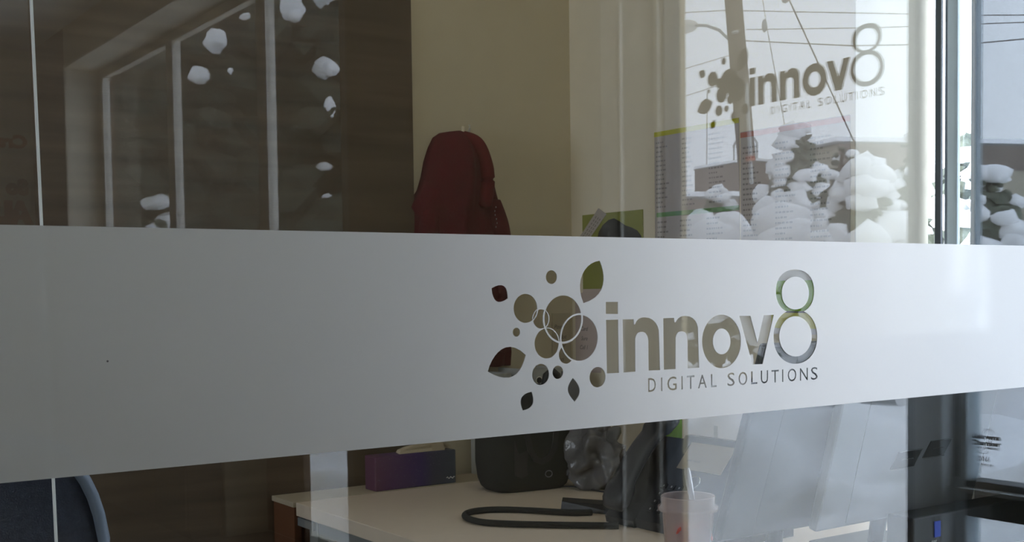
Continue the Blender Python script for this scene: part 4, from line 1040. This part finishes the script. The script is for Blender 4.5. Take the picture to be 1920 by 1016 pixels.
# ------------------------------------------------------------------ things on the walls
# wall hook and dark red hooded jacket
t = thing('coat_hook', 'small pale coat hook on the back wall above the jacket', 'hook', (1.985, YB, 1.80))
box('plate', M['wall_light'], 1.981, 1.990, YB-0.006, YB-0.0005, 1.775, 1.812, t, 0.002)
MB().tube([(1.985, YB-0.004, 1.79), (1.985, YB-0.03, 1.785), (1.985, YB-0.042, 1.80), (1.985, YB-0.040, 1.812)], 0.004, 8).build('peg', M['white_pvc'], t, smooth=True)
t = thing('hooded_jacket', 'dark red hooded fleece jacket hanging on the back wall', 'jacket', (1.96, YB, 1.70))
prof = [(1.793, 1.925, 1.975, .03), (1.786, 1.90, 2.005, .05), (1.770, 1.876, 2.028, .065), (1.74, 1.858, 2.047, .085), (1.70, 1.843, 2.066, .095), (1.65, 1.832, 2.083, .10), (1.61, 1.818, 2.096, .095),
        (1.580, 1.795, 2.108, .09), (1.560, 1.785, 2.113, .09), (1.545, 1.797, 2.120, .088), (1.48, 1.793, 2.138, .085), (1.40, 1.794, 2.138, .085), (1.30, 1.800, 2.134, .085), (1.20, 1.806, 2.142, .085), (1.12, 1.812, 2.150, .08), (1.076, 1.815, 2.150, .06)]
mb = MB(); rings = []
for (z, a, b, d) in prof:
    ring = []
    for k in range(33):
        u = k/32; x = a+(b-a)*u
        dep = d*math.sin(PI*u)**0.55 if 0 < u < 1 else 0
        dep *= 1+0.30*noise.noise(Vector((x*16, 0, z*2.2)))+0.10*noise.noise(Vector((x*50, 3, z*8)))
        if z < 1.6: dep -= 0.018*math.exp(-((x-2.055+(1.6-z)*-0.12)/0.012)**2)
        ring.append(mb.bm.verts.new((x, YB-0.004-dep, z+0.004*noise.noise(Vector((x*20, z*5, 1))))))
    rings.append(ring)
for A, B in zip(rings, rings[1:]):
    for k in range(32): mb.bm.faces.new((A[k], A[k+1], B[k+1], B[k]))
    mb.bm.faces.new((A[0], B[0], B[32], A[32]))
mb.build('body', M['red'], t, smooth=True)
mb = MB(); mb.tube(smoothpts([(1.955, YB-0.040, 1.770), (1.992, YB-0.066, 1.752), (2.012, YB-0.078, 1.70), (2.020, YB-0.080, 1.64), (2.012, YB-0.072, 1.56)]), [0.010]+[0.024]*23+[0.010], 10)
mb.build('hood_edge', M['redlining'], t, smooth=True)
mb = MB(); mb.tube(smoothpts([(2.055, YB-0.035, 1.585), (2.082, YB-0.046, 1.50), (2.088, YB-0.048, 1.40), (2.082, YB-0.048, 1.26), (2.080, YB-0.045, 1.12)]), [0.02]+[0.036]*23+[0.028], 12)
mb.build('sleeve', M['red'], t, smooth=True)
mb = MB(); mb.tube(smoothpts([(1.865, YB-0.03, 1.60), (1.838, YB-0.042, 1.50), (1.832, YB-0.045, 1.40), (1.834, YB-0.045, 1.26), (1.84, YB-0.042, 1.12)]), [0.02]+[0.033]*23+[0.026], 12)
mb.build('sleeve', M['red'], t, smooth=True)
mb = MB()
for k in range(6): mb.box(2.040+0.004*math.sin(k*1.3), 2.042+0.004*math.sin(k*1.3), YB-0.094, YB-0.0915, 1.50+0.012*k, 1.505+0.012*k)
mb.build('zip', M['metal'], t)

def on_wall(name, label, cat, y0, y1, z0, z1, m, group=None, off=0.0015, rot=0.0):
    """a flat sheet on the outside wall's office face"""
    t = thing(name, label, cat, (XW-off, (y0+y1)/2, (z0+z1)/2), group)
    o = box('sheet', m, XW-off-0.0008, XW-off, y0, y1, z0, z1, t)
    return t
def mark(t, name, m, y0, y1, z0, z1, off): return box(name, m, XW-off-0.0007, XW-off, y0, y1, z0, z1, t)
G = 'printed sheets on the office wall by the window'
def rows(t, y0, y1, z0, z1, dz, seed, cols, off):
    r = random.Random(seed); mb = MB(); z = z1
    while z > z0:
        for a, b in cols:
            q = r.uniform(0.55, 1.0); n = max(2, int((b-a)*q/0.012)); y = a
            while y > a-(a-b)*q:
                w = r.uniform(0.004, 0.013)
                mb.quad((XW-off, y, z), (XW-off, y-w, z), (XW-off, y-w, z-dz*0.36), (XW-off, y, z-dz*0.36)); y -= w+0.003
        z -= dz
    o = mb.build('printed_rows', M['charttext'], t, fixn=False); o['kind'] = 'stuff'
t = on_wall('wall_chart', 'tall grey chart with yellow and green header bars and rows of print', 'chart', 1.102, 1.449, 1.355, 1.772, M['chartpaper'], G)
mark(t, 'header_bar', M['yellowbar'], 1.102, 1.449, 1.758, 1.772, 0.0026)
mark(t, 'header_bar', M['greenbar'], 1.102, 1.441, 1.521, 1.534, 0.0026)
rows(t, 0, 0, 1.545, 1.742, 0.0135, 4, ((1.442, 1.395), (1.33, 1.285), (1.22, 1.16)), 0.0026)
rows(t, 0, 0, 1.37, 1.508, 0.0145, 5, ((1.438, 1.392), (1.34, 1.29), (1.23, 1.17)), 0.0026)
t = on_wall('wall_chart', 'grey chart with rust red header bar, next to the window reveal', 'chart', 0.722, 1.096, 1.355, 1.732, M['chartpaper'], G)
mark(t, 'header_bar', M['redbar'], 0.722, 1.096, 1.716, 1.730, 0.0026)
rows(t, 0, 0, 1.37, 1.69, 0.0140, 6, ((1.088, 1.03), (0.97, 0.91), (0.85, 0.78)), 0.0026)
t = on_wall('wall_poster', 'yellow-green poster printed with a dark rounded shape, by the room corner', 'poster', 1.503, 1.800, 1.292, 1.549, M['lime'], G)
mb = MB()
pl = [(1.722, 1.475), (1.715, 1.492), (1.695, 1.512), (1.665, 1.527), (1.640, 1.530), (1.615, 1.520), (1.585, 1.505), (1.555, 1.497), (1.530, 1.487), (1.512, 1.470), (1.505, 1.44), (1.53, 1.41), (1.60, 1.395), (1.68, 1.40), (1.715, 1.43)]
mb.prism(pl, lambda p: (XW-0.0030, p[0], p[1]), lambda p: (XW-0.0024, p[0], p[1])); mb.build('dark_shape', M['black'], t)
o = mark(t, 'bottom_border', M['pinkpaper'], 1.503, 1.800, 1.292, 1.312, 0.0026)
t = thing('note_paper', 'slanted white paper strip pinned over the corner of the yellow-green poster', 'paper', (XW-0.004, 1.77, 1.50), G)
mb = MB()
sq = [(1.845, 1.452), (1.800, 1.440), (1.675, 1.545), (1.715, 1.566)]
mb.prism(sq, lambda p: (XW-0.0042, p[0], p[1]), lambda p: (XW-0.0034, p[0], p[1])); mb.build('sheet', M['chartpaper'], t)
mb = MB()
for k, off_ in enumerate((0.25, 0.5, 0.72)):
    for i in range(9):
        u = 0.1+i*0.085; w = 0.055
        def q(u, v): 
            a = Vector(sq[0]).lerp(Vector(sq[3]), u); b = Vector(sq[1]).lerp(Vector(sq[2]), u); return a.lerp(b, v)
        A, B, C_, D_ = q(u, off_), q(u+w, off_), q(u+w, off_+0.09), q(u, off_+0.09)
        mb.quad(*[(XW-0.0046, p[0], p[1]) for p in (A, B, C_, D_)])
o = mb.build('printed_rows', M['charttext'], t, fixn=False); o['kind'] = 'stuff'
t = on_wall('wall_poster', 'small poster with vivid green field over a yellow band, beside the window', 'poster', 0.812, 0.985, 1.185, 1.352, M['paper'], G)
mark(t, 'green_field', M['limedark'], 0.812, 0.985, 1.245, 1.325, 0.0026)
mark(t, 'dark_line', M['ink'], 0.812, 0.985, 1.2405, 1.245, 0.0026)
mark(t, 'yellow_band', M['yellowprint'], 0.812, 0.985, 1.200, 1.2405, 0.0026)
t = on_wall('note_sheet', 'pale pink handwritten note at the room corner', 'note', 1.712, 1.842, 1.045, 1.300, M['pinkpaper'], G)
mb = MB()
f = lambda z0, y0: (lambda p: (XW-0.0032, y0-p[0], z0+p[1]))
text_mesh(mb, 'Card', f(1.178, 1.815), 0.014, 0.0, 0.95, shear=0.3); text_mesh(mb, 'Sure', f(1.147, 1.812), 0.014, 0.0, 0.95, shear=0.3); text_mesh(mb, 'Call 1', f(1.118, 1.820), 0.014, 0.0, 0.95, shear=0.3)
mb.build('handwriting', M['ink'], t, fixn=False)['kind'] = 'stuff'
t = thing('note_sheet', 'beige handwritten note on the back wall beside the room corner', 'note', (2.35, YB-0.003, 1.13), G)
box('sheet', mat('beige_note_paper', (0.50, 0.43, 0.30), 0.8), 2.315, 2.392, YB-0.003, YB-0.002, 1.045, 1.235, t)
mb = MB(); f = lambda z0, x0: (lambda p: (x0+p[0], YB-0.0036, z0+p[1]))
text_mesh(mb, 'Post', f(1.185, 2.322), 0.014, 0.0, 0.95, shear=0.3); text_mesh(mb, 'Not', f(1.152, 2.340), 0.014, 0.0, 0.95, shear=0.3); text_mesh(mb, 'or', f(1.124, 2.350), 0.014, 0, 0.95, shear=0.3); text_mesh(mb, 'Acct', f(1.080, 2.330), 0.012, 0.0, 0.95, shear=0.3)
mb.build('handwriting', M['ink'], t, fixn=False)['kind'] = 'stuff'
t = on_wall('wall_card', 'vivid green card low on the wall behind the phone', 'card', 1.338, 1.438, 0.832, 0.965, M['limedark'], G)
t = on_wall('wall_card', 'white sheet low on the wall behind the food tub', 'card', 1.05, 1.330, 0.80, 1.06, M['paper'], G)
mark(t, 'grey_tab', M['binder'], 1.19, 1.205, 0.88, 0.92, 0.0026)

# office chair at the far left
t = thing('office_chair', 'navy fabric office chair with blue-grey piping, cut off at the lower left corner', 'office chair', (0.30, 0.83, 0))
def chair_outline():
    pts = []
    cxx, czz, w, h = 0.30, 0.80, 0.283, 0.285
    for k in range(48):
        a = 2*PI*k/48; c, s = math.cos(a), math.sin(a)
        ww = w*(1.0+0.10*(-(s)))                     # wider at the bottom
        pts.append((cxx+ww*math.copysign(abs(c)**0.5, c), czz+h*math.copysign(abs(s)**0.55, s)))
    return pts
co = chair_outline()
mb = MB(); mb.prism(co, lambda p: (p[0], 0.80, p[1]), lambda p: (p[0], 0.855, p[1])); mb.build('backrest', M['navy'], t)
MB().tube([(p[0], 0.797, p[1]) for p in co], 0.0105, 8, closed=True).build('piping', M['piping'], t, smooth=True)
box('back_post', M['black'], 0.265, 0.335, 0.857, 0.885, 0.40, 0.85, t, 0.006)
box('seat', M['navy'], 0.05, 0.55, 0.90, 1.38, 0.44, 0.52, t, 0.03)
box('seat_mount', M['black'], 0.22, 0.38, 0.87, 1.2, 0.40, 0.44, t, 0.005)
MB().tube([(0.30, 1.12, 0.10), (0.30, 1.12, 0.40)], 0.028, 14).build('gas_lift', M['black'], t, smooth=True)
for k in range(5):
    a = 2*PI*k/5+0.3; ex, ey = 0.30+0.30*math.cos(a), 1.12+0.30*math.sin(a)
    leg = MB().tube([(0.30, 1.12, 0.115), (ex, ey, 0.075)], [0.03, 0.018], 8).build('leg', M['black'], t)
    MB().tube([(ex-0.012*math.sin(a), ey+0.012*math.cos(a), 0.028), (ex+0.012*math.sin(a), ey-0.012*math.cos(a), 0.028)], 0.027, 14).build('caster', M['black'], leg)

# poster on the far wall of the front room, mirrored in the glass
t = thing('wall_poster', 'pale poster with red lettering, mirrored at the far left of the glass', 'poster', (1.9, -8.996, 2.3), 'posters')
box('sheet', M['posterpaper'], 1.30, 2.392, -8.999, -8.996, 1.20, 2.78, t)
mb = MB()
text_mesh(mb, 'Cran', lambda p: (2.352-p[0], -8.9945, 2.525+p[1]), 0.100, 0.08, 1.1)
mb.build('red_lettering', M['redprint'], t, fixn=False)
mb = MB()
text_mesh(mb, 'AU', lambda p: (2.352-p[0], -8.9945, 1.93+p[1]), 0.155, 0.16, 0.95)
mb.build('red_lettering', M['redprint'], t, fixn=False)
mb = MB(); text_mesh(mb, 'So', lambda p: (2.345-p[0], -8.9945, 2.155+p[1]), 0.115, 0.12, 1.0)
mb.build('dark_lettering', M['darkprint'], t, fixn=False)
